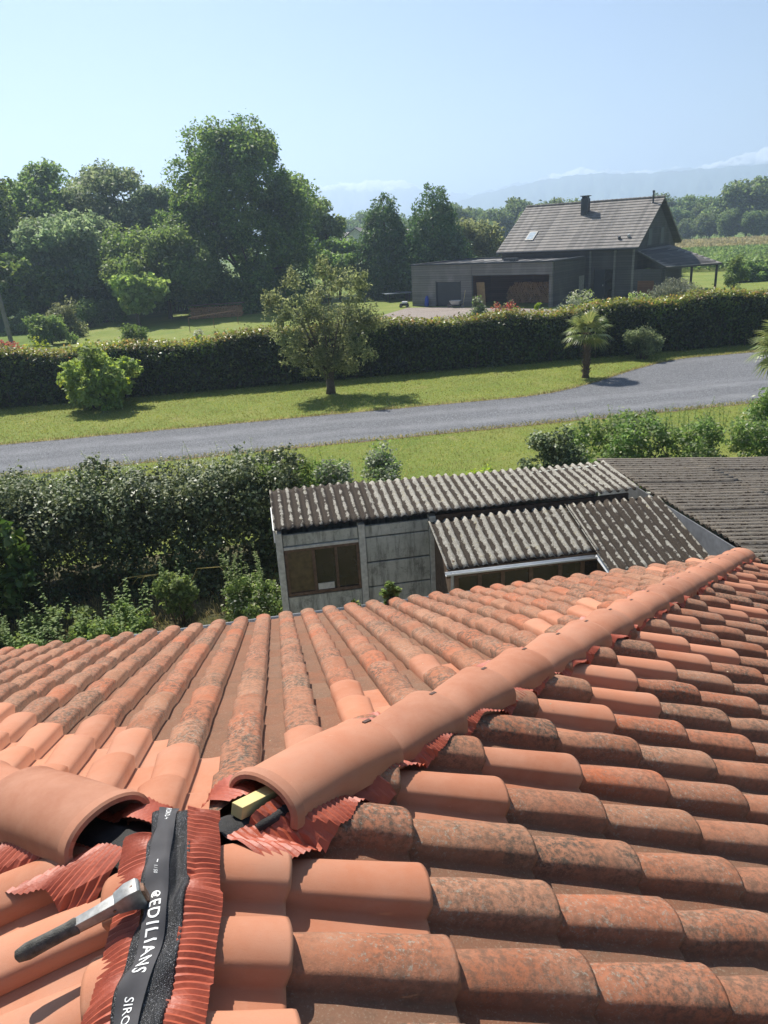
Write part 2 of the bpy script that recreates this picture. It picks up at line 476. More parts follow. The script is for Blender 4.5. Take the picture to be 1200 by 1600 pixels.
# front lawn on both sides of the drive, drive itself is a band along X
def drive_far(x):     # far edge of the gravel, swinging out to the right
    if x < 10: return 25.5
    t = min(1, (x - 10) / 10.5); return 25.5 + 4.9 * (t * t * (3 - 2 * t))
xs = [-60, -30, -12] + [-8 + .5 * i for i in range(70)] + [30, 45, 60]
rg_edge = np.random.default_rng(5)
je = {x: rg_edge.normal() * .035 for x in xs}
lawn = MB()
lawn.add([(-60, 13.0, .004), (60, 13.0, .004), (60, 34.4, .004), (-60, 34.4, .004)], [(0, 1, 2, 3)])
tag(lawn.build('lawn', LAWN), kind='structure')
soil = MB(); grav = MB()
for nm_, mb, o, z in (('s', soil, .10, .008), ('g', grav, 0, .012)):
    for x in xs: mb.v += [(x, 21.4 - o + je[x], z), (x, drive_far(x) + o + je[x] * .7, z)]
    for i in range(len(xs) - 1): mb.f.append((2 * i, 2 * i + 2, 2 * i + 3, 2 * i + 1))
tag(soil.build('driveway_edge', EARTH), kind='structure')
tag(grav.build('driveway', GRAVEL), kind='structure')
sheet('yard', [(-14, 4.0), (14, 4.0), (14, 14.2), (-14, 13.6)], .006, YARD)
sheet('garden_lawn', [(-16, 34.5), (60, 34.5), (62, 100), (-13, 78)], .004, LAWN)
sheet('gravel_court', [(9.0, 50.0), (16.5, 47.0), (26.0, 51.5), (16.5, 62.6), (14.0, 64.2), (10.0, 58.0)], .012, YARDGRAVEL)

# ---------------------------------------------------------------- the tiled roof
Z0 = 4.7154
T = 0.4058; CT = 1 / math.hypot(1, T); ST = T * CT
ROW, CRS = 0.215, 0.3672
BW, BH = 0.136, 0.064
AP = 0.21                                   # apex lies at (AP, AP)
ZA = Z0 - T * AP
EAVE = 5.84
PX0 = -0.673                                # barrel foot of the far slope
PY0 = -0.093                                # barrel foot of the right slope
def bump_h(w):                              # tile relief over the pan, w from barrel foot
    w = w % ROW
    if w > BW: return 0.0
    return .042 + (BH - .042) * math.sqrt(max(0, 1 - ((w - BW / 2) / (BW / 2)) ** 2)) ** .7
def roof_h(x, y):
    """height of the finished tile surface"""
    p1 = Z0 - T * y; p2 = Z0 - T * x; p3 = ZA + T * (x - AP)
    z = min(p1, p2, p3)
    if z == p1: return z + bump_h(-(x - PX0)) + .024
    if z == p2: return z + bump_h(y - PY0) + .024
    return z + bump_h(-(y - PY0)) + .024

house = empty('tiled_house', (0, 0, 0))
tag(house, 'low house with weathered terracotta tile roof in the foreground', 'house')
deck_pts = {'far': [(AP, AP), (5.3, 5.3), (-4.9, 5.3)], 'right': [(AP, -3.2), (5.3, -3.2), (5.3, 5.3), (AP, AP)], 'left': [(AP, -3.2), (AP, AP), (-4.9, 5.3), (-4.9, -3.2)]}
zf = {'far': lambda x, y: Z0 - T * y, 'right': lambda x, y: Z0 - T * x, 'left': lambda x, y: ZA + T * (x - AP)}
slopes = {}
for k_ in deck_pts:
    pts = deck_pts[k_]
    m = MB(); n = len(pts)
    m.add([(x, y, zf[k_](x, y) - .035) for x, y in pts] + [(x, y, zf[k_](x, y) - .09) for x, y in pts],
          [tuple(range(n)), tuple(range(2 * n - 1, n - 1, -1))] + [(i, (i + 1) % n, n + (i + 1) % n, n + i) for i in range(n)])
    slopes[k_] = m.build('roof_slope', DECK, house, flip=True)

def tile_mesh(name, mat, seed):
    rg = np.random.default_rng(seed)
    SIDE = .042; half = BW / 2; rise = BH - SIDE
    rad = (half * half + rise * rise) / (2 * rise); amax = math.asin(min(1, half / rad))
    prof = [(0, 0)]
    for i in range(9):
        an = -amax + 2 * amax * i / 8; prof.append((half + rad * math.sin(an), SIDE + rad * math.cos(an) - (rad - rise)))
    prof.append((BW, 0))
    cols = [(-(ROW - BW) - .012, 0), (-(ROW - BW) * .5, -.002), (-.012, -.001)] + prof
    us = [-CRS - .05, -.26, -.13, -.01, 0.0]
    wob = rg.normal(size=3) * .0022
    bm = bmesh.new(); lay = bm.verts.layers.float.new('pan')
    V = []
    th_ = .013
    for iu, u in enumerate(us):
        k_ = (u + CRS + .05) / (CRS + .05)
        sc = .80 + .20 * k_
        row = []
        for ic, (w, n) in enumerate(cols):
            ww = (w - BW / 2) * sc + BW / 2 if ic > 2 else w
            nn = n * sc + .002 + .030 * k_ + wob[0] * math.sin(w * 30 + seed) + wob[1] * math.sin(u * 17 + seed)
            if iu == len(us) - 1: nn -= .002
            v = bm.verts.new((u, ww, nn)); v[lay] = 1.0 if ic < 3 else (.75 if ic in (3, 13) else (.25 if ic in (4, 12) else 0.0)); row.append(v)
        V.append(row)
    inner = []
    for u in (0.0, -.1):
        row = []
        for ic, (w, n) in enumerate(cols):
            if ic > 2:
                q = (w - BW / 2) / (BW / 2); ww = BW / 2 + q * (BW / 2 - th_); nn = max(n - th_ + .030, .003)
            else: ww, nn = w, n + .032 - th_
            v = bm.verts.new((u - .001, ww, nn)); v[lay] = .6; row.append(v)
        inner.append(row)
    for a, b in zip(V[:-1], V[1:]):
        for i in range(len(cols) - 1): bm.faces.new((a[i], b[i], b[i + 1], a[i + 1])).smooth = True
    for i in range(len(cols) - 1):
        bm.faces.new((V[-1][i], inner[0][i], inner[0][i + 1], V[-1][i + 1]))
        bm.faces.new((inner[0][i], inner[1][i], inner[1][i + 1], inner[0][i + 1])).smooth = True
    bm.faces.new((V[-2][0], V[-1][0], inner[0][0]))
    for e in bm.edges:
        if len(e.link_faces) == 2 and e.calc_face_angle(0) > R(24): e.smooth = False
    bmesh.ops.recalc_face_normals(bm, faces=bm.faces)
    me = bpy.data.meshes.new(name); bm.to_mesh(me); bm.free(); me.materials.append(mat)
    return me
OLDT = [tile_mesh('tile', OLD, 11 + i) for i in range(4)]
NEWT = [tile_mesh('tile', NEW, 31 + i) for i in range(2)]

FR = {'right': (Vector((CT, 0, -ST)), Vector((0, 1, 0)), Vector((ST, 0, CT))),
      'far': (Vector((0, CT, -ST)), Vector((-1, 0, 0)), Vector((0, ST, CT))),
      'left': (Vector((-CT, 0, -ST)), Vector((0, -1, 0)), Vector((-ST, 0, CT)))}
def tmat(side, origin, jit):
    u, w, n = FR[side]
    m = Matrix((u, w, n)).transposed().to_4x4()
    m.translation = origin
    return m @ Matrix.Rotation(jit[0], 4, 'Z') @ Matrix.Rotation(jit[1], 4, 'X')
# pixel test used only to leave out tiles nobody can see
def in_view(P, marg=.12):
    d = Vector(P) - M.translation; z = d.dot(fwd)
    if z < .1: return False
    x = d.dot(right) / z * 26.49 / 27; y = d.dot(up) / z * 26.49 / 36
    return abs(x) < .5 + marg and abs(y) < .5 + marg

NEW_RIGHT = {(0, -1), (1, 0), (1, -1), (3, 1), (4, 2), (6, 3), (7, 4), (8, 4), (-1, -1)}
cand = []   # (distance, mesh, matrix, side, cutplanes)
def hip_clear(x, y, side):
    """signed plan distance inside the slope from its hips and ridge"""
    if side == 'right': return min((x - y) / 1.414 if y > AP else 9, x - AP)
    if side == 'left': return min((AP - x - (y - AP)) / 1.414 if y > AP else 9, AP - x)
    return min((y - x) / 1.414, (y - AP - (AP - x)) / 1.414)
rt = random.Random(21)
for side in ('right', 'far', 'left'):
    for j in range(-30, 42):
        for i in range(-3, 17):
            if side == 'right':
                s = .841 + CRS * i; o = Vector((s * CT, PY0 + ROW * j, Z0 - s * ST))
            elif side == 'far':
                s = EAVE - CRS * i; o = Vector((PX0 + ROW * j, s * CT, Z0 - s * ST))
            else:
                s = .12 + CRS * i; o = Vector((AP - s * CT, PY0 + .08 + ROW * j, ZA - s * ST))
            if s > EAVE + .25 or (side == 'left' and s > 4.6): continue
            u, w, n = FR[side]
            upper = o - u * CRS; mid = o - u * CRS * .5 + w * .04
            if o.y < -2.2 or abs(o.x) > 6: continue
            cl = [hip_clear(q.x, q.y, side) for q in (o - w * .08, o + w * BW, upper - w * .08, upper + w * BW)]
            if max(cl) < .06: continue
            if not (in_view(o, .45) or in_view(upper, .45)): continue
            d = (mid - M.translation).length + (0 if in_view(o, .01) or in_view(upper, .01) else 100)
            c = hip_clear(mid.x, mid.y, side)
            new = False
            if side == 'right':
                new = (j, i) in NEW_RIGHT or (j > 7 and .12 < c < .52 and rt.random() < .62 and (i + j) % 2 == 0) or (j > 9 and c < .85 and rt.random() < .12)
            elif side == 'far':
                lc = (mid.y - AP - (AP - mid.x)) / 1.414; rc = (mid.y - mid.x) / 1.414
                new = (lc < .62 and mid.x < .35) or (rc > .13 and rc < .5 and rt.random() < .42) or (mid.y < .95 and mid.x < .1)
            else:
                new = c < .55
            me = rt.choice(NEWT if new else OLDT)
            jit = (rt.gauss(0, .006), rt.gauss(0, .008)) if not new else (rt.gauss(0, .004), rt.gauss(0, .004))
            o2 = o + u * rt.gauss(0, .006)
            cand.append((d, me, tmat(side, o2, jit), side, min(cl) < .05))
cand.sort(key=lambda q: q[0])
def cut_mesh(me, mw, side):
    bm = bmesh.new(); bm.from_mesh(me); inv = mw.inverted()
    def cutp(pt, nrm):
        bmesh.ops.bisect_plane(bm, geom=bm.verts[:] + bm.edges[:] + bm.faces[:], plane_co=inv @ Vector(pt), plane_no=(inv.to_3x3() @ Vector(nrm)).normalized(), clear_outer=True)
    off = .045
    c = Vector((AP, AP, ZA))
    if side == 'right':
        mid = mw @ Vector((-.18, .05, 0))
        if mid.y > AP - .25: cutp(c + Vector((off, -off, 0)) , (-1, 1, 0))
        if mid.y < AP + .1: cutp(c + Vector((.065, 0, 0)), (-1, 0, 0))
    elif side == 'far':
        cutp(c + Vector((-off, off, 0)), (1, -1, 0)); cutp(c + Vector((off, off, 0)), (-1, -1, 0))
    else:
        mid = mw @ Vector((-.18, .05, 0))
        if mid.y > AP - .25: cutp(c + Vector((-off, -off, 0)), (1, 1, 0))
        if mid.y < AP + .1: cutp(c + Vector((-.065, 0, 0)), (1, 0, 0))
    if len(bm.faces) < 3: bm.free(); return None
    m2 = bpy.data.meshes.new('tile'); bm.to_mesh(m2); bm.free(); m2.materials.append(me.materials[0])
    return m2
made = 0; rest = []
for d, me, mw, side, cut in cand:
    if cut:
        me = cut_mesh(me, mw, side)
        if me is None: continue
    if made < 300:
        link('tile', me, slopes[side], mw); made += 1
    else: rest.append((me, mw))
def join_tiles(items, parent):
    for mi, m_ in enumerate((OLD, NEW)):
        bm = bmesh.new()
        for me, mw in items:
            if me.materials[0] != m_: continue
            k_ = len(bm.verts); bm.from_mesh(me); bm.verts.ensure_lookup_table()
            for v in bm.verts[k_:]: v.co = mw @ v.co
        me2 = bpy.data.meshes.new('distant_tiles'); bm.to_mesh(me2); bm.free(); me2.materials.append(m_)
        tag(link('distant_tiles', me2, parent), kind='stuff')
if rest: join_tiles(rest, house)
print('tiles', made, len(rest))

# walls, gutter, fascia of the tiled house
ZE = Z0 - EAVE * ST
EY = EAVE * CT
m = MB(); m.span((-4.7, 4.75, 0), (4.75, 5.0, ZE - .05)); m.span((4.75, -3.2, 0), (5.0, 5.0, ZE - .05)); m.span((-4.7, -3.2, 0), (-4.45, 4.75, ZE - .05))
m.build('wall', RENDER_, house)
def gutter(p0, p1, r, name, mat, parent):
    p0, p1 = Vector(p0), Vector(p1); ax = (p1 - p0).normalized(); sd_ = Vector((0, 0, 1)).cross(ax)
    def fn(a, b):
        th = math.pi * (1 + b); return p0.lerp(p1, a) + sd_ * math.cos(th) * r + Vector((0, 0, 1)) * math.sin(th) * r
    m_ = MB().grid(fn, 1, 10)
    return m_.build(name, mat, parent, smooth=True, solid=.004)
gutter((-4.8, EY + .035, ZE + .01), (5.45, EY + .035, ZE + .01), .065, 'gutter', ZINC, house)
MB().span((-4.8, EY - .06, ZE - .14), (5.3, EY - .035, ZE - .02)).build('fascia', BROWNWOOD, house)

# ---- hip and ridge tiles
HV = Vector((1, 1, -T)).normalized()
HL = Vector((-1, 1, -T)).normalized()
def ridge_mesh(name, L, r_lo=.134, r_hi=.097, hgt=.052, dh=.037, ring_k=1.0):
    """half pipe along +X: upper end at x=0 with a raised ring, lower end at x=L"""
    bm = bmesh.new(); n = 16
    xs_ = [(-.0, 1.0), (.006, 1 + (ring_k - 1) * .9), (.034, ring_k), (.038, 1.0), (L * .2, 1), (L * .4, 1), (L * .55, 1), (L * .7, 1), (L - .04, 1.0), (L - .034, 1.025), (L - .004, 1.035), (L, 1.01)]
    def ring(x, k_, inner=0.0):
        r = (r_hi + (r_lo - r_hi) * x / L) * k_ - inner; row = []
        for i in range(n + 1):
            th = math.pi * i / n
            yy = -math.cos(th) * r; zz = ((hgt + dh * x / L + .014 * math.sin(math.pi * x / L)) * k_ - inner) * math.sin(th) ** .86
            if i in (0, n): zz = -.012
            row.append(bm.verts.new((x, yy, zz)))
        return row
    rows = [ring(x, k_) for x, k_ in xs_]
    inn = [ring(0, 1.04, .015), ring(L * .5, 1, .013), ring(L, 1.0, .013)]
    for a, b in zip(rows[:-1], rows[1:]):
        for i in range(n): bm.faces.new((a[i], b[i], b[i + 1], a[i + 1])).smooth = True
    for a, b in zip(inn[:-1], inn[1:]):
        for i in range(n): bm.faces.new((a[i], a[i + 1], b[i + 1], b[i])).smooth = True
    for i in range(n):
        bm.faces.new((rows[0][i], rows[0][i + 1], inn[0][i + 1], inn[0][i])); bm.faces.new((rows[-1][i], inn[-1][i], inn[-1][i + 1], rows[-1][i + 1]))
    for sgn, i in ((-1, 0), (1, n)):    # lip along the lower edges, with a recessed skirt under it
        a = .075; r0_, r1_ = r_hi - .016, r_lo - .016
        q = [bm.verts.new(c) for c in ((a, sgn * r0_, .0), (L - .01, sgn * r1_, .0), (L - .01, sgn * r1_, -.055), (a, sgn * r0_, -.055),
                                        (a, sgn * (r0_ - .012), .0), (L - .01, sgn * (r1_ - .012), .0), (L - .01, sgn * (r1_ - .012), -.055), (a, sgn * (r0_ - .012), -.055))]
        for f in ((0, 1, 2, 3), (7, 6, 5, 4), (0, 3, 7, 4), (1, 5, 6, 2), (3, 2, 6, 7)): bm.faces.new([q[z] for z in f])
        bm.faces.new((rows[0][i], inn[0][i], inn[2][i], rows[-1][i]) )
    bmesh.ops.recalc_face_normals(bm, faces=bm.faces)
    for e in bm.edges:
        if len(e.link_faces) == 2 and e.calc_face_angle(0) > R(32): e.smooth = False
    me = bpy.data.meshes.new(name); bm.to_mesh(me); bm.free(); me.materials.append(RIDGE)
    return me
RL = .407
RM = ridge_mesh('ridge_tile', RL + .012)
RM_LONG = ridge_mesh('ridge_tile', .50, .128, .118, .080, .008, 1.08)
clipm = MB(); clipm.box((0, 0, .0), (.034, .011, .007)); clipm.box((.014, 0, -.006), (.007, .013, .016))
clip_me = clipm.build('clip', CLIPM).data; bpy.data.objects.remove(bpy.data.objects['clip'])
def place_ridge(dirv, s, lift=.0, roll=0.0, tilt=.03, mesh=None):
    side_ = Vector((0, 0, 1)).cross(dirv).normalized(); nrm = dirv.cross(side_)
    m_ = Matrix((dirv, side_, nrm)).transposed().to_4x4()
    m_.translation = Vector((0, 0, Z0)) + dirv * s + Vector((0, 0, .034 + lift)) if dirv is HV else Vector((AP, AP, ZA)) + dirv * s + Vector((0, 0, .036 + lift))
    m_ = m_ @ Matrix.Rotation(-tilt, 4, 'Y') @ Matrix.Rotation(roll, 4, 'X')
    o = link('ridge_tile', mesh or RM, house, m_)
    return o
rr_ = random.Random(4)
for i in range(18):
    s = 1.089 + RL * (i - 1) if i else .60
    if s > 7.75: break
    o = place_ridge(HV, s, lift=(.016 if i == 0 else 0) + rr_.gauss(0, .0025), roll=rr_.gauss(0, .02), tilt=.012 if i == 0 else .03, mesh=RM_LONG if i == 0 else None)
    link('clip', clip_me, o, Matrix.Translation(((.482 if i == 0 else RL - .004), .012, (.092 if i == 0 else .090))))
for i in range(17):
    place_ridge(HL, .255 + RL * i, lift=.018 if i == 0 else 0, roll=.03 if i == 0 else 0, mesh=RM_LONG if i == 0 else None)

# ---- pleated flashing along the hips
def pleated(fn_center, dirp, sidev, s0, s1, b0, b1, name, parent, per=.0135, amp=.0032, seed=0):
    """band from b0 to b1 beside a hip, draped on the tiles, folded in small pleats"""
    rg = np.random.default_rng(seed); n = int((s1 - s0) / per) * 2; nb = 7; mb = MB()
    ph = rg.uniform(0, 6, 4)
    for i in range(n + 1):
        s = s0 + (s1 - s0) * i / n
        for j in range(nb + 1):
            q = j / nb; b = b0 + (b1 - b0) * q * (1 + .10 * math.sin(s * 13 + ph[0]) + .05 * math.sin(s * 41 + ph[1]))
            x, y = fn_center(s)
            x += sidev[0] * b + dirp[0] * .012 * math.sin(s * 29 + ph[2]) * q; y += sidev[1] * b + dirp[1] * .012 * math.sin(s * 29 + ph[2]) * q
            hs = [roof_h(x + dirp[0] * e_, y + dirp[1] * e_) for e_ in (-.04, -.02, 0, .02, .04)]; zc = max(hs[2], .3 * max(hs) + .7 * sum(hs) / 5)
            za = Z0 - T * s if dirp[0] > 0 else ZA - T * (s - AP)
            z = max(zc + .007, (za + .05) * (1 - q) ** 1.2 + (zc + .007) * (1 - (1 - q) ** 1.2))
            z += amp * (1 if i % 2 else -1) * (.55 + .45 * q) + .004 * math.sin(s * 60 + ph[3]) * q
            mb.v.append((x, y, z))
    for i in range(n):
        for j in range(nb):
            a = i * (nb + 1) + j; mb.f.append((a, a + 1, a + nb + 2, a + nb + 1))
    return mb.build(name, PLEAT, parent)
sq = .7071
pleated(lambda s: (s, s), (sq, sq), (sq, -sq), .30, .66, .035, .185, 'pleated_flashing', house, seed=1)
pleated(lambda s: (s, s), (sq, sq), (sq, -sq), .67, 5.35, .035, .138, 'pleated_flashing', house, seed=6)
pleated(lambda s: (s, s), (sq, sq), (-sq, sq), .36, 5.35, .035, .17, 'pleated_flashing', house, seed=2)
pleated(lambda s: (AP - (s - AP), s), (-sq, sq), (-sq, -sq), .28, 5.1, .05, .21, 'pleated_flashing', house, seed=3)
pleated(lambda s: (AP - (s - AP), s), (-sq, sq), (sq, sq), .30, 5.1, .04, .15, 'pleated_flashing', house, seed=4)
# black underlay in the mouth of both hips and the pine batten that carries the tiles
def ribbon_strip(fn, s0, s1, w, z_of, name, mat, parent, n=40, nb=8, wav=0.0):
    mb = MB()
    for i in range(n + 1):
        s = s0 + (s1 - s0) * i / n
        for j in range(nb + 1):
            b = (j / nb * 2 - 1) * w; x, y = fn(s, b); mb.v.append((x, y, z_of(s, b) + wav * math.sin(s * 50 + b * 30)))
    for i in range(n):
        for j in range(nb):
            a = i * (nb + 1) + j; mb.f.append((a, a + 1, a + nb + 2, a + nb + 1))
    return mb.build(name, mat, parent, smooth=True)
ribbon_strip(lambda s, b: (s + b * sq, s - b * sq), .30, .85, .085, lambda s, b: Z0 - T * s + .052 - abs(b) * .35 + .012 * math.sin(abs(b) * 60), 'underlay', FELT, house, wav=.003)
ribbon_strip(lambda s, b: (2 * AP - s + b * sq, s + b * sq), .26, .75, .10, lambda s, b: ZA - T * (s - AP) + .055 - abs(b) * .38 + .01 * math.sin(abs(b) * 55), 'underlay', FELT, house, wav=.003)
mz = Matrix((HV, Vector((0, 0, 1)).cross(HV).normalized(), HV.cross(Vector((0, 0, 1)).cross(HV).normalized()))).transposed()
MB().box(Vector((.55, .55, Z0 - T * .55 + .075)), (.58, .038, .034), mz).build('batten', PINE, house, bevel=.002)
# roll of felt lying in the mouth
fo = MB(); fo.tube([Vector((.40, .315, Z0 - T * .36 + .045)), Vector((.47, .37, Z0 - T * .42 + .062)), Vector((.55, .45, Z0 - T * .5 + .06))], [.012, .017, .015], 8)
fo.build('felt_fold', FELT, house, smooth=True)
# the left hip carries the same strip with its grey ribbon
ribbon_strip(lambda s, b: (2 * AP - s + b * sq + .03, s + b * sq - .03), .275, .6, .028, lambda s, b: ZA - T * (s - AP) + .064 - abs(b) * .2, 'hip_ribbon', RIBBON, house)

# ---------------------------------------------------------------- the ridge roll being laid
roll = empty('ridge_roll', (AP - .01, 0, ZA)); tag(roll, 'black ventilation roll with red pleated edges and printed grey ribbon on the ridge', 'ridge roll')
def roll_c(y): return .203 + .006 * math.sin(y * 9 + 1.0) + .03 * (y - .1) * (y < .1)
def roll_z(y, b):
    """top of the black mesh, b across from its centre line"""
    sag = .0 if y < AP else -T * .55 * (y - AP) - 1.1 * max(0, y - .31) ** 1.5
    fold = .009 * math.sin(y * 23 + b * 26) + .006 * math.sin(y * 47 - b * 41 + 1.3)
    return ZA + .088 + sag - 7.5 * max(0, abs(b) - .012) ** 2 + fold * (.4 + min(1, abs(b) / .04)) - .012 * math.exp(-((b - .022) / .012) ** 2) * (1 + math.sin(y * 14)) 
YT, YB = .365, -1.0
HWB = .049
def to_local(P): return (P[0] - roll.location[0], P[1], P[2] - roll.location[2])
mb = MB(); n, nb = 260, 22
for i in range(n + 1):
    y = YT + (YB - YT) * i / n
    for j in range(nb + 1):
        b = (j / nb * 2 - 1) * HWB
        mb.v.append(to_local((roll_c(y) + b, y + b * .28 * 0 - (.5 * (b + .05) if i == 0 else 0) , roll_z(y, b))))
for i in range(n):
    for j in range(nb):
        a = i * (nb + 1) + j; mb.f.append((a, a + 1, a + nb + 2, a + nb + 1))
mb.build('mesh_strip', MESHF, roll, smooth=True, solid=.0025)
def rib_c(y): return roll_c(y) - .012 + .005 * math.sin(y * 17 + 2.2)
RHW = .0235
def rib_z(y, b): 
    x = rib_c(y) + b
    return max(roll_z(y, x - roll_c(y)), roll_z(y, x - roll_c(y) * 1.0) ) + .006 + .004 * math.sin(y * 31 + 1) * 0.6
mb = MB(); n, nb = 200, 6
for i in range(n + 1):
    y = YT + .004 + (YB - YT) * i / n
    for j in range(nb + 1):
        b = (j / nb * 2 - 1) * RHW; mb.v.append(to_local((rib_c(y) + b, y, rib_z(y, b))))
for i in range(n):
    for j in range(nb):
        a = i * (nb + 1) + j; mb.f.append((a, a + 1, a + nb + 2, a + nb + 1))
ribbon = mb.build('ribbon', RIBBON, roll, smooth=True)
# lettering runs down the ribbon
def letter(txt, y0, height, across, name='lettering', spacing=1.0, bold=0.0):
    cu = bpy.data.curves.new('txt', 'FONT'); cu.body = txt; cu.size = 1.0; cu.space_character = spacing; cu.offset = bold; cu.resolution_u = 3
    ob = bpy.data.objects.new('txt', cu); COL.objects.link(ob)
    dg = bpy.context.evaluated_depsgraph_get(); me = bpy.data.meshes.new_from_object(ob.evaluated_get(dg))
    bpy.data.objects.remove(ob); bpy.data.curves.remove(cu)
    bm = bmesh.new(); bm.from_mesh(me); bmesh.ops.triangulate(bm, faces=bm.faces)
    for _ in range(2):
        ed = [e for e in bm.edges if e.calc_length() > .25]
        if ed: bmesh.ops.subdivide_edges(bm, edges=ed, cuts=1)
    sc = height / .70; wid = 0
    for v in bm.verts:
        u, w = v.co.x * sc, v.co.y * sc; wid = max(wid, u)
        y = y0 - u; b = across + w - height / 2
        v.co = to_local((rib_c(y) + b, y, rib_z(y, b) + .0012))
    bmesh.ops.triangulate(bm, faces=bm.faces)
    bm.to_mesh(me); bm.free(); me.materials.clear(); me.materials.append(WHITE)
    link(name, me, ribbon); return wid
letter('EDILIANS', .036, .0245, .0, bold=.012, spacing=1.2)
letter('SIROKO', -.182, .0155, .0, spacing=1.05, bold=.004)
letter('ROKO +', .366, .0125, .0, spacing=1.05, bold=.004)
letter('EDILIANS', -.42, .0245, .0, bold=.012, spacing=1.08)
letter('1 / 50', .128, .0075, -.002)
mb = MB(); mb.add([to_local((rib_c(.15) + b, .15 + d, rib_z(.15 + d, b) + .0012)) for b, d in ((-.001, 0), (.001, 0), (.001, -.012), (-.001, -.012))], [(0, 1, 2, 3)]); mb.build('print_mark', WHITE, ribbon)
mb = MB()      # round swirl emblem ahead of the big word
for r1, r2, a0, a1 in ((.0098, .0072, .3, 5.6), (.0058, .0036, 2.6, 7.4), (.0024, .0, 0, 6.28)):
    k_ = len(mb.v); n = 18
    for i in range(n + 1):
        a = a0 + (a1 - a0) * i / n
        for r in (r1, r2):
            yy = .05 - math.cos(a) * r; b = math.sin(a) * r; mb.v.append(to_local((rib_c(yy) + b, yy, rib_z(yy, b) + .0012)))
    for i in range(n): mb.f.append((k_ + 2 * i, k_ + 2 * i + 1, k_ + 2 * i + 3, k_ + 2 * i + 2))
mb.build('emblem', WHITE, ribbon)
# red pleated edges
def roll_edge(sgn, w, y0, y1, seed):
    per = .0135; n = int((y0 - y1) / per) * 2; nb = 8; mb = MB()
    for i in range(n + 1):
        y = y0 + (y1 - y0) * i / n
        seg = 1 + .03 * math.sin(y * 31 + seed) + .08 * (math.sin(y * 14.6 + seed * 2) > 0)
        for j in range(nb + 1):
            q = j / nb; b = sgn * (HWB - .006 + w * q * seg)
            x = roll_c(y) + b; yy = y + .006 * q * sgn * math.sin(y * 13 + seed) - .008 * q
            yc = min(yy, .19); hs = [roof_h(x, yc + e_) for e_ in (-.03, -.015, 0, .015, .03)]
            zr = ZA + .052 + .15 * (sum(hs) / 5 - ZA)
            za = roll_z(y, sgn * HWB * .95) - .003
            z = za * (1 - q) ** 1.3 + zr * (1 - (1 - q) ** 1.3) + .006 * math.sin(math.pi * q)
            z = max(z, hs[2] + .006)
            z += .0024 * (1 if i % 2 else -1) * (.7 + .3 * min(1, q * 3))
            mb.v.append(to_local((x, yy, z)))
    for i in range(n):
        for j in range(nb):
            a = i * (nb + 1) + j; mb.f.append((a, a + 1, a + nb + 2, a + nb + 1))
    return mb.build('pleated_edge', PLEAT, roll)
roll_edge(1, .072, .33, -1.0, 1.0)
roll_edge(-1, .064, .30, -1.0, 2.6)

# ---------------------------------------------------------------- hammer tacker
ham = empty('hammer_tacker', (.06, .0, ZA + .13)); tag(ham, 'worn steel hammer tacker with black rubber grip lying across the ridge roll', 'tool')
a = Vector((.172, .046, ZA + .118)); b = Vector((-.072, -.010, ZA + .064))
ax = (a - b).normalized(); sdv = Vector((0, 0, 1)).cross(ax).normalized(); nv = ax.cross(sdv)
HM = Matrix((ax, sdv, nv)).transposed()
def hp(x, y, z): return b + ax * x + sdv * y * 1.15 + nv * z * 1.1 - Vector(ham.location)
def loft(secs, name, mat, bevel=.0015):
    """secs: (x, half width, z bottom, z top)"""
    mb = MB()
    for x, hw, z0, z1 in secs: mb.v += [tuple(hp(x, y, z)) for y, z in ((-hw, z0), (hw, z0), (hw, z1), (-hw, z1))]
    for i in range(len(secs) - 1):
        for k_ in range(4): mb.f.append((4 * i + k_, 4 * i + (k_ + 1) % 4, 4 * i + 4 + (k_ + 1) % 4, 4 * i + 4 + k_))
    mb.f += [(3, 2, 1, 0), tuple(4 * (len(secs) - 1) + k_ for k_ in range(4))]
    return mb.build(name, mat, ham, bevel=bevel, smooth='auto')
Lh = (a - b).length
loft([(.105, .0095, -.010, .008), (.165, .0105, -.011, .010), (Lh - .052, .0125, -.013, .013)], 'shaft', STEEL)
loft([(Lh - .055, .0135, -.014, .0145), (Lh - .03, .0165, -.017, .021), (Lh - .006, .0165, -.030, .021), (Lh, .014, -.030, .017)], 'head', STEEL, .002)
loft([(Lh - .003, .010, -.027, .012), (Lh + .006, .010, -.027, .006)], 'striker', RUST, .001)
loft([(.10, .0075, -.014, -.009), (Lh - .05, .0095, -.016, -.0105)], 'spring_bar', RUST, .0008)
mb = MB(); loc_ = []
secs = [(-.004, .004), (0, .0105), (.02, .0145), (.06, .0135), (.10, .0132), (.118, .0145), (.122, .0125)]
for x, r in secs:
    for k_ in range(14):
        th = 2 * math.pi * k_ / 14; mb.v.append(tuple(hp(x, math.cos(th) * r * .9, math.sin(th) * r * 1.15 - .002)))
for i in range(len(secs) - 1):
    for k_ in range(14): mb.f.append((14 * i + k_, 14 * i + (k_ + 1) % 14, 14 * i + 14 + (k_ + 1) % 14, 14 * i + 14 + k_))
mb.f += [tuple(range(13, -1, -1)), tuple(14 * (len(secs) - 1) + k_ for k_ in range(14))]
mb.build('grip', RUBBER, ham, smooth=True)
loft([(Lh - .048, .0012, .0135, .0150), (Lh - .012, .0012, .0205, .0222)], 'engraved_line', RUST, 0)
mb = MB(); mb.tube([hp(Lh - .06, -.0145, -.002), hp(Lh - .06, .0145, -.002)], .003, 8); mb.build('pin', RUST, ham)

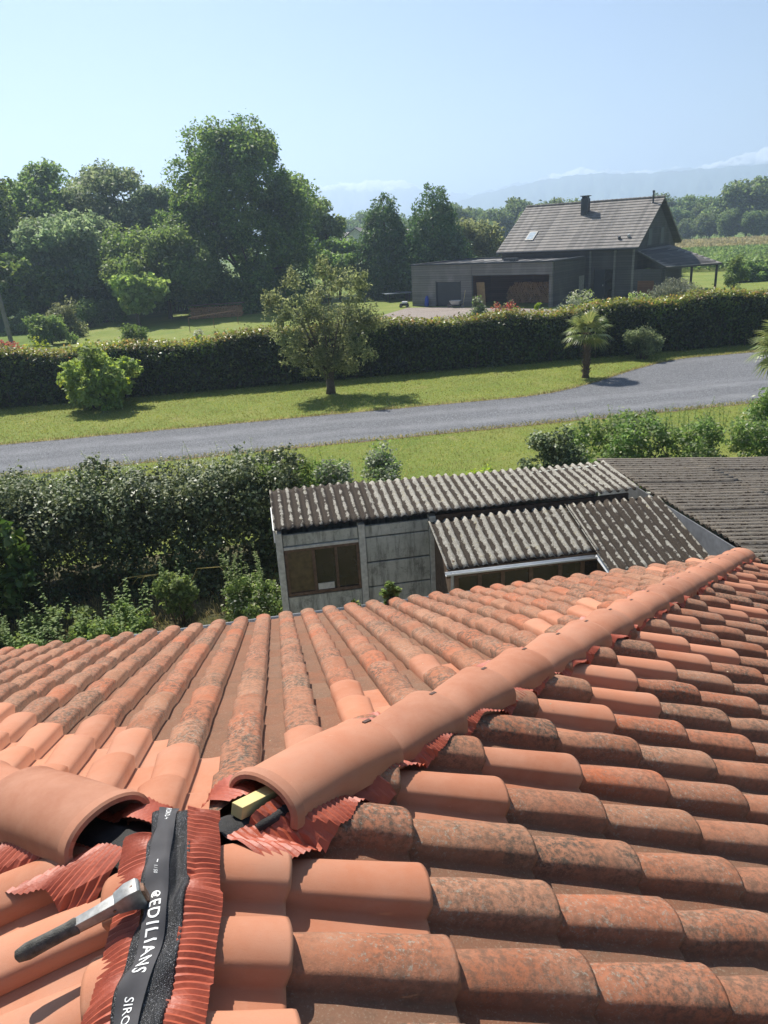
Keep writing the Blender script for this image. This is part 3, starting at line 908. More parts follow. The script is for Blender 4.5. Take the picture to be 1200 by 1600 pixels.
# crumbs of mortar, lichen and leaf on the tiles
rd = random.Random(12); mb = MB()
for _ in range(110):
    x, y = rd.uniform(-2.2, 4.5), rd.uniform(-.6, 4.8)
    if abs(x - y) < .3 and y > AP or abs(x - AP) < .25 and y < .5: continue
    z = roof_h(x, y) - .004; r = rd.choice((.003, .004, .005, .006)); a_ = rd.uniform(0, 6)
    mb.add([(x + math.cos(a_ + k_) * r * rd.uniform(.6, 1.2), y + math.sin(a_ + k_) * r * .7, z + rd.uniform(-.001, .003)) for k_ in (0, 1.5, 3.1, 4.7)] + [(x, y, z + r * .35)], [(0, 1, 4), (1, 2, 4), (2, 3, 4), (3, 0, 4)])
tag(mb.build('debris', simple('pale crumbs', (.42, .36, .24), .9, 0, .5, 3), house), kind='stuff')

# ---------------------------------------------------------------- corrugated sheds
def corr_mesh(name, mat, w, ln, pitch=.14, amp=.022, th=.007, seed=0):
    """sheet with its waves running along +Y (ln), width w along X"""
    rg = np.random.default_rng(seed); nx = int(round(w / pitch * 8)); ny = 10
    ph = rg.uniform(0, 6, 3)
    V = []; A = []
    for lay in (0, 1):
        for j in range(ny + 1):
            for i in range(nx + 1):
                x = w * i / nx; y = ln * j / ny; c = math.cos(2 * math.pi * x / pitch)
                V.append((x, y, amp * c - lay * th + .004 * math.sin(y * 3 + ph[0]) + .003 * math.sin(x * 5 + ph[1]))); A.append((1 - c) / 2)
    F = []; N_ = (ny + 1) * (nx + 1)
    for j in range(ny):
        for i in range(nx):
            a = j * (nx + 1) + i; F.append((a, a + 1, a + nx + 2, a + nx + 1)); F.append((N_ + a, N_ + a + nx + 1, N_ + a + nx + 2, N_ + a + 1))
    for i in range(nx):
        F.append((i, N_ + i, N_ + i + 1, i + 1)); b = ny * (nx + 1) + i; F.append((b, b + 1, N_ + b + 1, N_ + b))
    for j in range(ny):
        a = j * (nx + 1); F.append((a, a + nx + 1, N_ + a + nx + 1, N_ + a)); a += nx; F.append((a, N_ + a, N_ + a + nx + 1, a + nx + 1))
    me = bpy.data.meshes.new(name); me.from_pydata(V, [], F)
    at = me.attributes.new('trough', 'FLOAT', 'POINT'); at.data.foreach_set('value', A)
    me.polygons.foreach_set('use_smooth', [True] * len(me.polygons)); me.materials.append(mat)
    return me
def corr_place(me, parent, p0, xdir, ydir):
    xd = Vector(xdir).normalized(); yd = Vector(ydir).normalized(); zd = xd.cross(yd)
    m_ = Matrix((xd, yd, zd)).transposed().to_4x4(); m_.translation = Vector(p0) - Vector(parent.location)
    return link('corrugated_sheet', me, parent, m_)

shed = empty('concrete_shed', (1.8, 9.4, 0)); tag(shed, 'grey concrete panel shed with corrugated roof and brown window', 'shed')
SL = math.hypot(1.27, .22)
sh_a = corr_mesh('corrugated_sheet', FIBRO_M, .84, SL, seed=1); sh_b = corr_mesh('corrugated_sheet', FIBRO, .84, SL, seed=2)
for i in range(8):
    x = .53 + i * .70
    corr_place(sh_a if i in (0, 1) else sh_b, shed, (x, 9.2, 2.02 + .012 * (i % 2)), (1, 0, 0), (0, 1.27, .21 - .017 * i))
def L_(o, *p): return tuple(p[i] - o.location[i] for i in range(3))
def part(o, name, a, b, mat, bevel=.0):
    return MB().span(L_(o, *a), L_(o, *b)).build(name, mat, o, bevel=bevel)
for x in (.585, 1.83, 2.93): part(shed, 'post', (x - .05, 9.25, 0), (x + .05, 9.40, 1.94), CONCRETE_L, .008)
zs = [.03, .45, .87, 1.285, 1.70, 1.93]
for x0, x1, bays in ((1.885, 2.875, range(5)), (.64, 1.775, (0, 1, 4))):
    for q in bays: part(shed, 'concrete_panel', (x0, 9.29 + .004 * (q % 2), zs[q] + .011), (x1, 9.345, zs[q + 1] - .011 - (.03 if q == 4 else 0)), CONCRETE, .01)
part(shed, 'lintel', (.64, 9.262, 1.655), (1.775, 9.33, 1.70), CONCRETE_L, .006)
win = MB()
for a, b in (((.645, 9.27, .885), (1.775, 9.33, .935)), ((.645, 9.27, 1.615), (1.775, 9.33, 1.652)), ((.645, 9.27, .936), (.69, 9.33, 1.614)), ((1.735, 9.27, .936), (1.775, 9.33, 1.614)), ((1.06, 9.275, .936), (1.10, 9.325, 1.614)), ((1.40, 9.275, .936), (1.44, 9.325, 1.614))): win.span(L_(shed, *a), L_(shed, *b))
wf = win.build('window_frame', BROWNWOOD, shed)
for i, (x0, x1) in enumerate(((.69, 1.06), (1.10, 1.40), (1.44, 1.735))):
    MB().span(L_(shed, x0, 9.30, .936), L_(shed, x1, 9.306, 1.614)).build('pane', CURTAIN if i == 0 else GLASS, wf)
MB().span(L_(shed, 1.11, 9.29, .937), L_(shed, 1.36, 9.298, 1.04)).build('paper', CONCRETE_L, wf)
part(shed, 'side_wall', (.56, 9.41, 0), (.62, 10.4, 2.0), CONCRETE)
part(shed, 'back_wall', (.63, 10.34, 0), (6.1, 10.4, 2.1), CONCRETE)
part(shed, 'rear_partition', (2.99, 9.30, 0), (6.15, 9.345, 1.93), BROWNWOOD)
part(shed, 'barge_board', (.515, 9.26, 1.80), (.54, 10.3, 2.0), WHITEPVC)

lean = empty('lean_to', (4.6, 8.5, 0)); tag(lean, 'lean-to with mossy corrugated sheets and white gutter against the concrete shed', 'lean-to')
ld = (0, 1.10, .30)
ml1 = corr_mesh('corrugated_sheet', FIBRO, .84, 1.15, seed=5); ml2 = corr_mesh('corrugated_sheet', FIBRO_M, .84, 1.72, seed=6)
for i in range(3): corr_place(ml1, lean, (2.83 + i * .70, 8.03, 1.605 + .012 * (i % 2)), (1, 0, 0), ld)
for i in range(2): corr_place(ml2, lean, (4.99 + i * .70, 7.46, 1.462 + .014 * (1 - i)), (1, 0, 0), ld)
gutter((2.80 - 4.6, 7.99 - 8.5, 1.565), (5.08 - 4.6, 7.99 - 8.5, 1.545), .045, 'gutter', WHITEPVC, lean)
gutter((5.02 - 4.6, 7.40 - 8.5, 1.43), (6.6 - 4.6, 7.40 - 8.5, 1.42), .045, 'gutter', WHITEPVC, lean)
mb = MB(); mb.tube([L_(lean, 5.04, 8.0, 1.53), L_(lean, 5.05, 7.45, 1.40)], .04, 8); mb.build('gutter_elbow', WHITEPVC, lean, smooth='auto')
mb = MB(); mb.tube([L_(lean, 2.90, 8.02, 1.55), L_(lean, 2.90, 8.05, 0)], .022, 8); mb.build('downpipe', ZINC, lean, smooth='auto')
part(lean, 'gutter_board', (2.83, 8.05, 1.45), (5.06, 8.075, 1.57), BROWNWOOD)
for x in (2.98, 3.32, 3.66, 4.08, 4.52, 4.86, 5.12): part(lean, 'post', (x - .03, 8.09, 0), (x + .03, 8.14, 1.56), BROWNWOOD, .004)
for x0, x1 in ((3.01, 3.29), (3.35, 3.63), (3.69, 4.05), (4.11, 4.49), (4.55, 4.83), (4.89, 5.09)): part(lean, 'pane', (x0, 8.11, .75), (x1, 8.116, 1.50), GLASS)
part(lean, 'sill_wall', (2.95, 8.10, 0), (5.15, 8.13, .74), BROWNWOOD)
part(lean, 'side_wall', (2.945, 8.15, 0), (2.975, 9.24, 1.66), BROWNWOOD)
part(lean, 'side_wall', (5.13, 7.55, 0), (5.16, 8.08, 1.44), BROWNWOOD)
part(lean, 'front_wall', (5.17, 7.50, 0), (6.4, 7.53, 1.42), BROWNWOOD)

barn = empty('long_outbuilding', (8.6, 8.5, 0)); tag(barn, 'long outbuilding with brown corrugated roof right of the lean-to', 'outbuilding')
mbn = corr_mesh('corrugated_sheet', FIBRO_B, .84, 1.95, seed=8)
for r_ in range(9):
    for c_ in range(4):
        y0 = 11.35 - r_ * .70; x0 = 6.56 + c_ * 1.80
        corr_place(mbn, barn, (x0, y0, 1.88 - .095 * (x0 - 6.56) + .012 * ((r_ + c_) % 2) - .010 * (c_ > 0) * 1), (0, -1, 0), (1, 0, -.095))
fl = MB()
fl.span(L_(barn, 6.535, 5.35, 1.30), L_(barn, 6.55, 11.35, 1.845))
fl.build('flashing', LEADF, barn)
part(barn, 'wall', (6.60, 5.5, 0), (6.7, 11.3, 1.75), CONCRETE)
part(barn, 'wall', (6.7, 11.2, 0), (13.4, 11.3, 1.15), CONCRETE)
part(barn, 'wall', (13.3, 5.5, 0), (13.4, 11.19, 1.15), CONCRETE)

# ---------------------------------------------------------------- leaf materials
BARK = simple('grey brown bark', (.10, .075, .055), .95, 0, .35, 9, .6)
LF_OAK = leaf_mat('dark broad leaves', (0.061, 0.114, 0.026), (0.110, 0.186, 0.044), (0.198, 0.274, 0.065))
LF_MID = leaf_mat('mid green leaves', (0.088, 0.164, 0.040), (0.143, 0.241, 0.065), (0.219, 0.306, 0.099))
LF_GREY = leaf_mat('grey green leaves', (0.110, 0.164, 0.076), (0.186, 0.251, 0.120), (0.285, 0.350, 0.175))
LF_LIME = leaf_mat('bright lime leaves', (0.125, 0.213, 0.025), (0.213, 0.312, 0.037), (0.300, 0.375, 0.062), trans=.5)
LF_CAT = leaf_mat('catalpa leaves', (.14, .23, .05), (.22, .33, .085), (.31, .40, .13), trans=.45)
LF_HEDGE = leaf_mat('glossy laurel leaves', (0.033, 0.068, 0.015), (0.068, 0.120, 0.024), (0.128, 0.165, 0.038), trans=.3, rough=.4, spec=.4)
LF_TOP = leaf_mat('young hedge leaves', (0.123, 0.193, 0.035), (0.228, 0.263, 0.052), (0.350, 0.245, 0.088), trans=.4, rough=.38, spec=.4)
LF_BRAM = leaf_mat('bramble leaves', (.045, .072, .024), (.078, .115, .04), (.125, .16, .07), trans=.18, rough=.45, spec=.35)  # leaf colour darkened to paint the shaded front of the hedge
LF_BRTOP = leaf_mat('sunlit bramble leaves', (.13, .18, .075), (.23, .28, .14), (.38, .42, .27), trans=.32, rough=.45, spec=.35)  # paler copy: sunlight on the upper leaves put into their colour
LF_SILV = leaf_mat('silvery leaves', (0.123, 0.149, 0.088), (0.228, 0.254, 0.175), (0.385, 0.403, 0.298), trans=.25)
LF_OLIVE = leaf_mat('olive green leaves', (.11, .14, .06), (.18, .215, .09), (.28, .31, .14), trans=.5)
LF_CON = leaf_mat('hornbeam leaves', (0.044, 0.092, 0.031), (0.076, 0.143, 0.044), (0.120, 0.186, 0.056), trans=.25)
LF_FAR = leaf_mat('far woodland leaves', (0.076, 0.131, 0.048), (0.120, 0.186, 0.065), (0.186, 0.251, 0.088))
LF_RED = leaf_mat('copper red leaves', (0.175, 0.052, 0.035), (0.315, 0.105, 0.061), (0.350, 0.193, 0.088))
LF_WEED = leaf_mat('weed leaves', (0.084, 0.140, 0.035), (0.154, 0.224, 0.063), (0.252, 0.308, 0.112), trans=.45)
LF_DRY = leaf_mat('dry grass', (0.140, 0.161, 0.042), (0.280, 0.259, 0.098), (0.448, 0.378, 0.182), trans=.35)
LF_PALM = leaf_mat('palm fan leaves', (0.112, 0.161, 0.042), (0.182, 0.231, 0.070), (0.280, 0.308, 0.112), trans=.4, rough=.4)
LF_FLOWER = leaf_mat('pale flowering leaves', (0.250, 0.275, 0.150), (0.450, 0.475, 0.325), (0.600, 0.600, 0.500), trans=.3)
LF_MAIZE = leaf_mat('maize leaves', (.10, .17, .05), (.15, .23, .075), (.21, .29, .11))
LF_WHEAT = leaf_mat('ripe wheat', (.27, .25, .10), (.34, .31, .14), (.40, .36, .18), trans=.3)

def shrub(name, label, cat, loc, blobs, n, leaf, mat, seed, group=None, aspect=.6, upb=.45, thick=.6, stems=True, second=None, droop=0.0):
    """foliage on hand placed clumps [(x,y,z,r)...] relative to loc, with stems from the ground"""
    rg = np.random.default_rng(seed); root = empty(name, loc); tag(root, label, cat, group)
    bl = []
    for x, y, z, r in blobs:
        q = np.array([x, y, z])
        for _ in range(9):
            e = unit(rg.normal(size=3)); bl.append((q + e * r * .62, r * rg.uniform(.32, .55)))
    P, N = crown_points(rg, bl, n, thick); P[:, 2] = np.abs(P[:, 2]) + .02
    quad_mesh('foliage', leaf_quads(rg, P, N, leaf, aspect, upb, droop=droop), mat, root)
    if second:
        m2, n2, l2 = second[:3]; P, N = crown_points(rg, bl, n2, .25); P[:, 2] = np.abs(P[:, 2]) + .02
        if len(second) > 3: k_ = P[:, 2] > second[3] + rg.normal(size=len(P)) * .2; P = P[k_]; N = N[k_]
        tag(quad_mesh('shoots', leaf_quads(rg, P + N * .03, N, l2, aspect, upb), m2, root), kind='stuff')
    if stems:
        mb = MB()
        for x, y, z, r in blobs[:14]:
            b = Vector((x * .35, y * .35, -.05)); q = Vector((x, y, z)); mid = b.lerp(q, .55) + Vector((rg.uniform(-.1, .1), rg.uniform(-.1, .1), .1)) * r
            mb.tube([b, mid, q], [max(.012, r * .05), max(.009, r * .035), .004], 5)
        mb.build('stems', BARK, root, smooth=True)
    return root
def dome(rg, w, d, h, n, r, z0=.0):
    out = []
    for _ in range(n):
        e = unit(rg.normal(size=3)); e[2] = abs(e[2]); k_ = rg.uniform(.35, .85)
        out.append((e[0] * k_ * (w / 2 - r * .5), e[1] * k_ * (d / 2 - r * .5), z0 + r * .5 + e[2] * k_ * (h - r * 1.1 - z0), r * rg.uniform(.8, 1.2)))
    return out
def D_(seed): return np.random.default_rng(seed)

# ---------------------------------------------------------------- trimmed hedge beyond the drive
hedge = empty('trimmed_hedge', (8, 33, 0)); tag(hedge, 'long clipped dark green hedge along the far side of the lawn', 'hedge')
rg = D_(77)
def hedge_h(x): return 2.22 + .12 * math.sin(x * .35) + .10 * math.sin(x * 1.13 + 1) + (.12 if x > 12 else 0)
def hedge_pts(n, face):
    x = rg.uniform(-15, 31, n); hh = np.array([hedge_h(q) for q in x])
    if face == 'front':
        z = rg.uniform(0, 1, n) ** .9 * hh; y = 32.35 + .12 * np.sin(x * 2.3) * np.sin(z * 3 + x) + rg.uniform(-.10, .28, n); N = np.tile([0, -1, .2], (n, 1))
        y += np.maximum(0, z - hh + .35) * .7
    elif face == 'back':
        z = rg.uniform(0, 1, n) * hh; y = 33.75 + rg.uniform(-.25, .1, n); N = np.tile([0, 1, .2], (n, 1))
    else:
        y = rg.uniform(32.45, 33.75, n); z = hh + rg.normal(size=n) * .09 + .06 * np.sin(x * 5) * np.sin(y * 4); N = np.tile([0, 0, 1.], (n, 1))
    return np.stack([x - 8, y - 33, z], 1), N
P, N = hedge_pts(30000, 'front'); q1 = leaf_quads(rg, P, N, .15, .5, .25)
P, N = hedge_pts(6000, 'back'); q2 = leaf_quads(rg, P, N, .17, .5, .25)
quad_mesh('foliage', np.concatenate([q1, q2]), LF_HEDGE, hedge)
P, N = hedge_pts(15000, 'top'); quad_mesh('top_foliage', leaf_quads(rg, P, N, .15, .5, .5), LF_TOP, hedge)
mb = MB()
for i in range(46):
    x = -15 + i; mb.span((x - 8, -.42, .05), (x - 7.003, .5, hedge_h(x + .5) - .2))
mb.build('dark_core', simple('dark hedge core', (.022, .026, .012), .95, 0, .4, 7, .6), hedge)  # solid dark blocks fill the hedge, so gaps between leaves stay dark
mb = MB()
for i in range(60):
    x = -15 + i * .77 + rnd.uniform(-.2, .2); mb.tube([(x - 8, -.5, -.05), (x - 8 + rnd.uniform(-.1, .1), -.52, .9)], [.035, .02], 5)
tag(mb.build('stems', BARK, hedge), kind='stuff')

# ---------------------------------------------------------------- single plants on the lawn
shrub('leafy_shrub', 'broad bright green leafy shrub on the lawn in front of the hedge', 'shrub', (-5.7, 30.6, 0),
      dome(D_(1), 4.4, 3.6, 2.8, 30, .52, .25), 6500, .19, LF_CAT, 101, second=(LF_LIME, 1500, .17))
shrub('willow_tree', 'multi-stemmed olive green willow with thin upright branches on the lawn', 'tree', (3.47, 29.45, 0),
      [(x, y, z, r) for x, y, z, r in [(0, 0, 1.1, .6), (-.7, -.3, 1.3, .6), (.7, -.3, 1.3, .6), (-1.5, -.4, 1.7, .6), (1.6, -.3, 1.7, .6), (0, -.8, 1.7, .7), (0, 0, 1.5, .7), (-.8, .2, 1.8, .8), (.8, -.1, 1.7, .8), (-1.5, 0, 2.6, .8), (-.6, .4, 2.6, .9), (.4, -.3, 2.5, .95), (1.4, .2, 2.5, .85), (-1.9, .1, 3.5, .7), (-1.0, -.2, 3.5, .85), (0, .2, 3.5, .9), (.9, 0, 3.5, .85), (1.7, -.1, 3.1, .7), (-1.1, .3, 4.5, .55), (-2.1, 0, 4.0, .5), (.3, 0, 4.4, .75), (1.1, .2, 4.3, .65), (.1, -.2, 5.0, .45), (2.2, 0, 2.6, .5), (-1.3, -.8, 2.2, .6), (.9, -.9, 2.2, .6), (1.6, .1, 4.3, .45)]],
      15000, .125, LF_OLIVE, 102, aspect=.42, thick=.98, upb=.3, stems=False)
mb = MB(); rg = D_(8)
for k_ in range(26):
    a = rg.uniform(0, 6.28); r = rg.uniform(.4, 2.0); z = rg.uniform(2.8, 5.0) - r * .35
    q = Vector((math.cos(a) * r, math.sin(a) * r * .6, z)); b = Vector((math.cos(a) * .08, math.sin(a) * .08, .45))
    mb.tube([b, b + Vector((math.cos(a) * .12, math.sin(a) * .1, .5)), b.lerp(q, .5) + Vector((0, 0, .2)), q], [.045, .03, .018, .006], 5)
wt = bpy.data.objects['willow_tree']; mb.tube([(0, 0, -.05), (.02, 0, .3), (0, 0, .62)], [.22, .17, .15], 9); mb.build('trunk', BARK, wt, smooth=True)
shrub('round_bush', 'round grey green bush between the palm and the drive bend', 'bush', (18.1, 31.2, 0),
      dome(D_(3), 2.2, 2.0, 1.9, 20, .42, .25), 7000, .10, LF_GREY, 103, aspect=.45)

def fan_palm(name, label, loc, h, nf, fl_, seed, group):
    rg = D_(seed); root = empty(name, loc); tag(root, label, 'palm', group)
    mb = MB(); mb.tube([(0, 0, -.05), (0, 0, .12), (.03, 0, h * .5), (0, 0, h)], [.19, .13, .13, .16], 10)
    tr = mb.build('trunk', simple('fibrous palm bark', (.10, .065, .04), .95, 0, .5, 22, .9), root, smooth=True)
    mb = MB()
    for i in range(60):
        z = h * (.1 + .9 * i / 60); a = i * 2.4; r = .125
        b = Vector((math.cos(a) * r, math.sin(a) * r, z)); mb.tube([b, b + Vector((math.cos(a) * .09, math.sin(a) * .09, .10))], [.035, .012], 4)
    mb.build('leaf_stub', BARK, tr)
    for i in range(nf):
        a = i * 2.399 + rg.uniform(-.2, .2); el = 1.25 - 1.75 * (i / nf) + rg.uniform(-.12, .12)
        d = Vector((math.cos(a) * math.cos(el), math.sin(a) * math.cos(el), math.sin(el))); base = Vector((0, 0, h - .03))
        hub = base + d * fl_ * .5 + Vector((0, 0, -.05 * (1 - math.sin(el))))
        sdv_ = d.cross(Vector((0, 0, 1))).normalized() if abs(d.z) < .98 else Vector((1, 0, 0)); nn = sdv_.cross(d)
        mb = MB(); mb.tube([base, hub], [.014, .008], 4)
        ns = 22
        for k_ in range(ns):
            th = (k_ / (ns - 1) - .5) * 4.3; dd = d * math.cos(th) + sdv_ * math.sin(th); ll = fl_ * .62 * (1 - .12 * abs(th)) * rg.uniform(.9, 1.05)
            tip = hub + dd * ll + nn * (-.10) * ll + Vector((0, 0, -.16 * ll)); mid_ = hub + dd * ll * .55 + nn * .02
            w = dd.cross(nn).normalized() * (ll * .055)
            k0 = len(mb.v); mb.v += [tuple(hub), tuple(mid_ + w), tuple(tip), tuple(mid_ - w)]; mb.f.append((k0, k0 + 1, k0 + 2, k0 + 3))
        mb.build('frond', LF_PALM, root)
    return root
fan_palm('fan_palm', 'small fan palm with a shaggy brown trunk on the lawn', (13.94, 28.09, 0), 1.85, 24, 1.05, 5, 'fan palms')
fan_palm('fan_palm', 'fan palm cut off by the right edge beside the wide gravel', (17.1, 20.4, 0), 2.0, 26, 1.15, 6, 'fan palms')

# ---------------------------------------------------------------- overgrown plants behind the sheds
rg = D_(31)
bl = []
for i in range(24):
    x = -8.7 + i * .41; top = 2.02 + .14 * math.sin(x * 1.3) - (.2 if x < -3 else 0)
    for z in (.15, .6, 1.05, 1.5, 1.9): bl.append((x + 4 + rg.uniform(-.2, .2), -.75 + .22 * z + rg.uniform(-.25, .25), min(z + rg.uniform(-.2, .2), top - .4), rg.uniform(.36, .56)))
    for y in (-.3, .4, .9): bl.append((x + 4 + rg.uniform(-.2, .2), y + rg.uniform(-.2, .2), top - rg.uniform(.2, .55), rg.uniform(.36, .56)))
    bl.append((x + 4, .5, .8, .6))
bram = shrub('bramble_hedge', 'tall overgrown bramble hedge left of the concrete shed', 'hedge', (-4, 12.75, 0), bl, 100000, .08, LF_BRAM, 131, thick=.55, stems=True, second=(LF_BRTOP, 42000, .075, 1.1))  # second layer on the upper part carries the painted sunlight
def sprigs(root, rg, pts, hmin, hmax, leaf, mat, name='sprig', dens=26):
    Q = []; mb = MB()
    for x, y, z in pts:
        h = rg.uniform(hmin, hmax); lean_ = rg.normal(size=2) * .18 * h
        p0 = Vector((x, y, z)); p2_ = p0 + Vector((lean_[0], lean_[1], h)); mid_ = p0.lerp(p2_, .5) + Vector((-lean_[0] * .2, 0, .05))
        mb.tube([p0, mid_, p2_], [.006, .004, .002], 4, False)
        n = int(dens * h / .6) + 4; tt = rg.uniform(.1, 1, n); pp = np.array([tuple(p0.lerp(mid_, 2 * q) if q < .5 else mid_.lerp(p2_, 2 * q - 1)) for q in tt])
        d = unit(np.column_stack([rg.normal(size=(n, 2)), rg.uniform(-.1, .5, n)])); sz = leaf * (1.15 - .6 * tt)[:, None]
        b = unit(np.cross(d, [0, 0, 1.])); c = pp + d * sz * .6
        Q.append(np.stack([c - d * sz * .5, c + b * sz * .3, c + d * sz * .5 - np.array([0, 0, .12]) * sz, c - b * sz * .3], 1))
    tag(quad_mesh(name + '_leaves', np.concatenate(Q), mat, root), kind='stuff'); tag(mb.build(name + '_stems', LF_MID, root), kind='stuff')
pts = [(rg.uniform(-4, 4.4), rg.uniform(-.6, .7), 1.6 + rg.uniform(0, .3)) for _ in range(110)]
sprigs(bram, rg, pts, .35, .75, .075, LF_BRTOP)
rg = D_(37)
shrub('fig_bush', 'dark broad-leaved fig bush at the left edge in the bramble hedge', 'bush', (-4.6, 11.5, 0), [(rg.uniform(-1.3, 1.1), rg.uniform(-.35, .3), rg.uniform(.3, 1.9), rg.uniform(.35, .5)) for _ in range(20)], 4200, .17, LF_HEDGE, 132, aspect=.7)
evr = shrub('upright_shrub', 'upright yellow green shrub rising just behind the left end of the shed roof', 'shrub', (1.0, 12.6, 0), [(x, rg.uniform(-.3, .3), z, .42) for x in (-.45, 0, .45) for z in (.5, 1.1, 1.6)], 7000, .075, LF_MID, 133, aspect=.4)
sprigs(evr, rg, [(rg.uniform(-.8, .8), rg.uniform(-.4, .3), 1.75) for _ in range(34)], .25, .5, .06, LF_LIME, dens=40)
rg = D_(41)
shrub('silver_bush', 'silvery flowering bush above the left half of the shed roof', 'bush', (2.0, 12.4, 0), [(rg.uniform(-.75, .8), rg.uniform(-.4, .4), rg.uniform(.5, 1.95), rg.uniform(.3, .42)) for _ in range(18)], 9000, .07, LF_SILV, 134, second=(LF_MID, 3500, .07))
shrub('lime_shrub', 'small lime yellow shrub beside the grass behind the shed roof', 'shrub', (5.1, 13.6, 0), dome(D_(42), 1.3, 1.0, 1.35, 12, .32, .3), 3000, .075, LF_LIME, 135)
rg = D_(43)
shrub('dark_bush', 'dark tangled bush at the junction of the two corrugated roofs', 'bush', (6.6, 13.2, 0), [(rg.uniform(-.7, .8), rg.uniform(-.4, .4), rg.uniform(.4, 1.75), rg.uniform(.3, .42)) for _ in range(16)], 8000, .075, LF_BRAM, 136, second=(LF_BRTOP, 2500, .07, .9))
rg = D_(44)
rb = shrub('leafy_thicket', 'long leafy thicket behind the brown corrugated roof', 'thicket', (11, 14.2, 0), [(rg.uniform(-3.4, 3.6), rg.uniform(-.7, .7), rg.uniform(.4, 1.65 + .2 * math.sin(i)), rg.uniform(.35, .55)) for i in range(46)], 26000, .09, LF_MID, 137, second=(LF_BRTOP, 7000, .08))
sprigs(rb, rg, [(rg.uniform(-3.6, 3.6), rg.uniform(-.6, .5), 1.5) for _ in range(60)], .3, .65, .07, LF_WEED)
rg = D_(45)
shrub('tall_bush', 'taller dark bush at the right edge behind the brown corrugated roof', 'bush', (13.9, 14.6, 0), [(rg.uniform(-.5, .9), rg.uniform(-.5, .5), rg.uniform(.4, 2.2), rg.uniform(.35, .5)) for _ in range(14)], 7000, .09, LF_MID, 138)

# yard weeds in front of the eave
rg = D_(51)
w1 = shrub('weed_patch', 'low patch of leafy weeds along the eave at bottom left of the yard', 'weeds', (-3.6, 10.2, 0), [(rg.uniform(-2.0, 1.9), rg.uniform(-.5, .5), rg.uniform(.1, .35), rg.uniform(.2, .32)) for _ in range(34)], 11000, .07, LF_WEED, 141, stems=False)
sprigs(w1, rg, [(rg.uniform(-1.9, 2.0), rg.uniform(-.5, .5), .1) for _ in range(46)], .5, .95, .085, LF_WEED)
rg = D_(52)
w2 = shrub('tall_weed', 'bushy green weed with arching seed stalks in the middle of the yard', 'weed', (-1.15, 10.55, 0), [(rg.uniform(-.3, .3), rg.uniform(-.25, .25), rg.uniform(.15, .8), rg.uniform(.16, .24)) for _ in range(12)], 3000, .075, LF_WEED, 142)
sprigs(w2, rg, [(rg.uniform(-.3, .3), rg.uniform(-.2, .2), .5) for _ in range(10)], .3, .7, .07, LF_WEED)
mb = MB()
for a, l in ((2.6, .9), (2.2, .8), (1.7, .75), (.7, .95), (.45, .85), (.2, .9), (2.9, .6)):
    p0 = Vector((math.cos(a) * .1, 0, .5)); p1_ = Vector((math.cos(a) * l * .5, 0, .9 + .1 * l)); p2_ = Vector((math.cos(a) * l, -.05, .95 + .05 * l)); p3 = Vector((math.cos(a) * l * 1.18, -.06, .86))
    mb.tube([p0, p1_, p2_, p3], [.002, .002, .005, .002], 4)
mb.build('seed_stalk', LF_DRY, w2)
rg = D_(53)
w3 = shrub('pale_creeper', 'pale yellow green creeper growing against the left end of the shed', 'creeper', (.22, 9.75, 0), [(rg.uniform(-.45, .18), rg.uniform(-.25, .55), rg.uniform(.15, .95), rg.uniform(.16, .26)) for _ in range(18)], 5200, .06, LF_WEED, 143, second=(LF_FLOWER, 700, .05))
sprigs(w3, rg, [(rg.uniform(-.5, .1), rg.uniform(.1, .6), .8) for _ in range(14)], .3, .75, .06, LF_WEED)
rg = D_(54); n = 26000
x = rg.uniform(-7.5, 3.0, n); y = rg.uniform(8.0, 13.2, n)
clump = (np.sin(x * 2.1 + 1) + np.sin(y * 2.7 + x) + np.sin(x * 5.3 - y * 3.1)) / 3
keep = rg.uniform(-1, 1, n) < clump + .35; x = x[keep]; y = y[keep]; n = len(x)
hgt = rg.uniform(.05, .28, n); le = rg.normal(size=(n, 2)) * .45 * hgt[:, None]; a = rg.uniform(0, 3.14, n); w = .006
b = np.stack([np.cos(a) * w, np.sin(a) * w, np.zeros(n)], 1); p0 = np.stack([x, y, np.zeros(n)], 1); tip = p0 + np.column_stack([le, hgt]); mid = p0 + np.column_stack([le * .35, hgt * .6])
tag(quad_mesh('yard_grass', np.stack([p0, mid + b, tip, mid - b], 1), LF_DRY), 'rough dry grass covering the yard between roof and hedge', 'grass', kind='stuff')
rg = D_(55)
pot = shrub('gutter_weed', 'small bright weed sprouting over the eave in front of the shed', 'weed', (1.60, 5.45, 2.47), [(0, 0, .10, .07), (.05, .02, .16, .06), (-.05, 0, .17, .06), (0, 0, .23, .05)], 420, .05, LF_WEED, 144)
shrub('gutter_weed', 'tiny pale sprout at the eave beside the small bright weed', 'weed', (1.27, 5.45, 2.47), [(0, 0, .06, .05), (-.05, 0, .1, .03)], 60, .04, LF_WEED, 145)

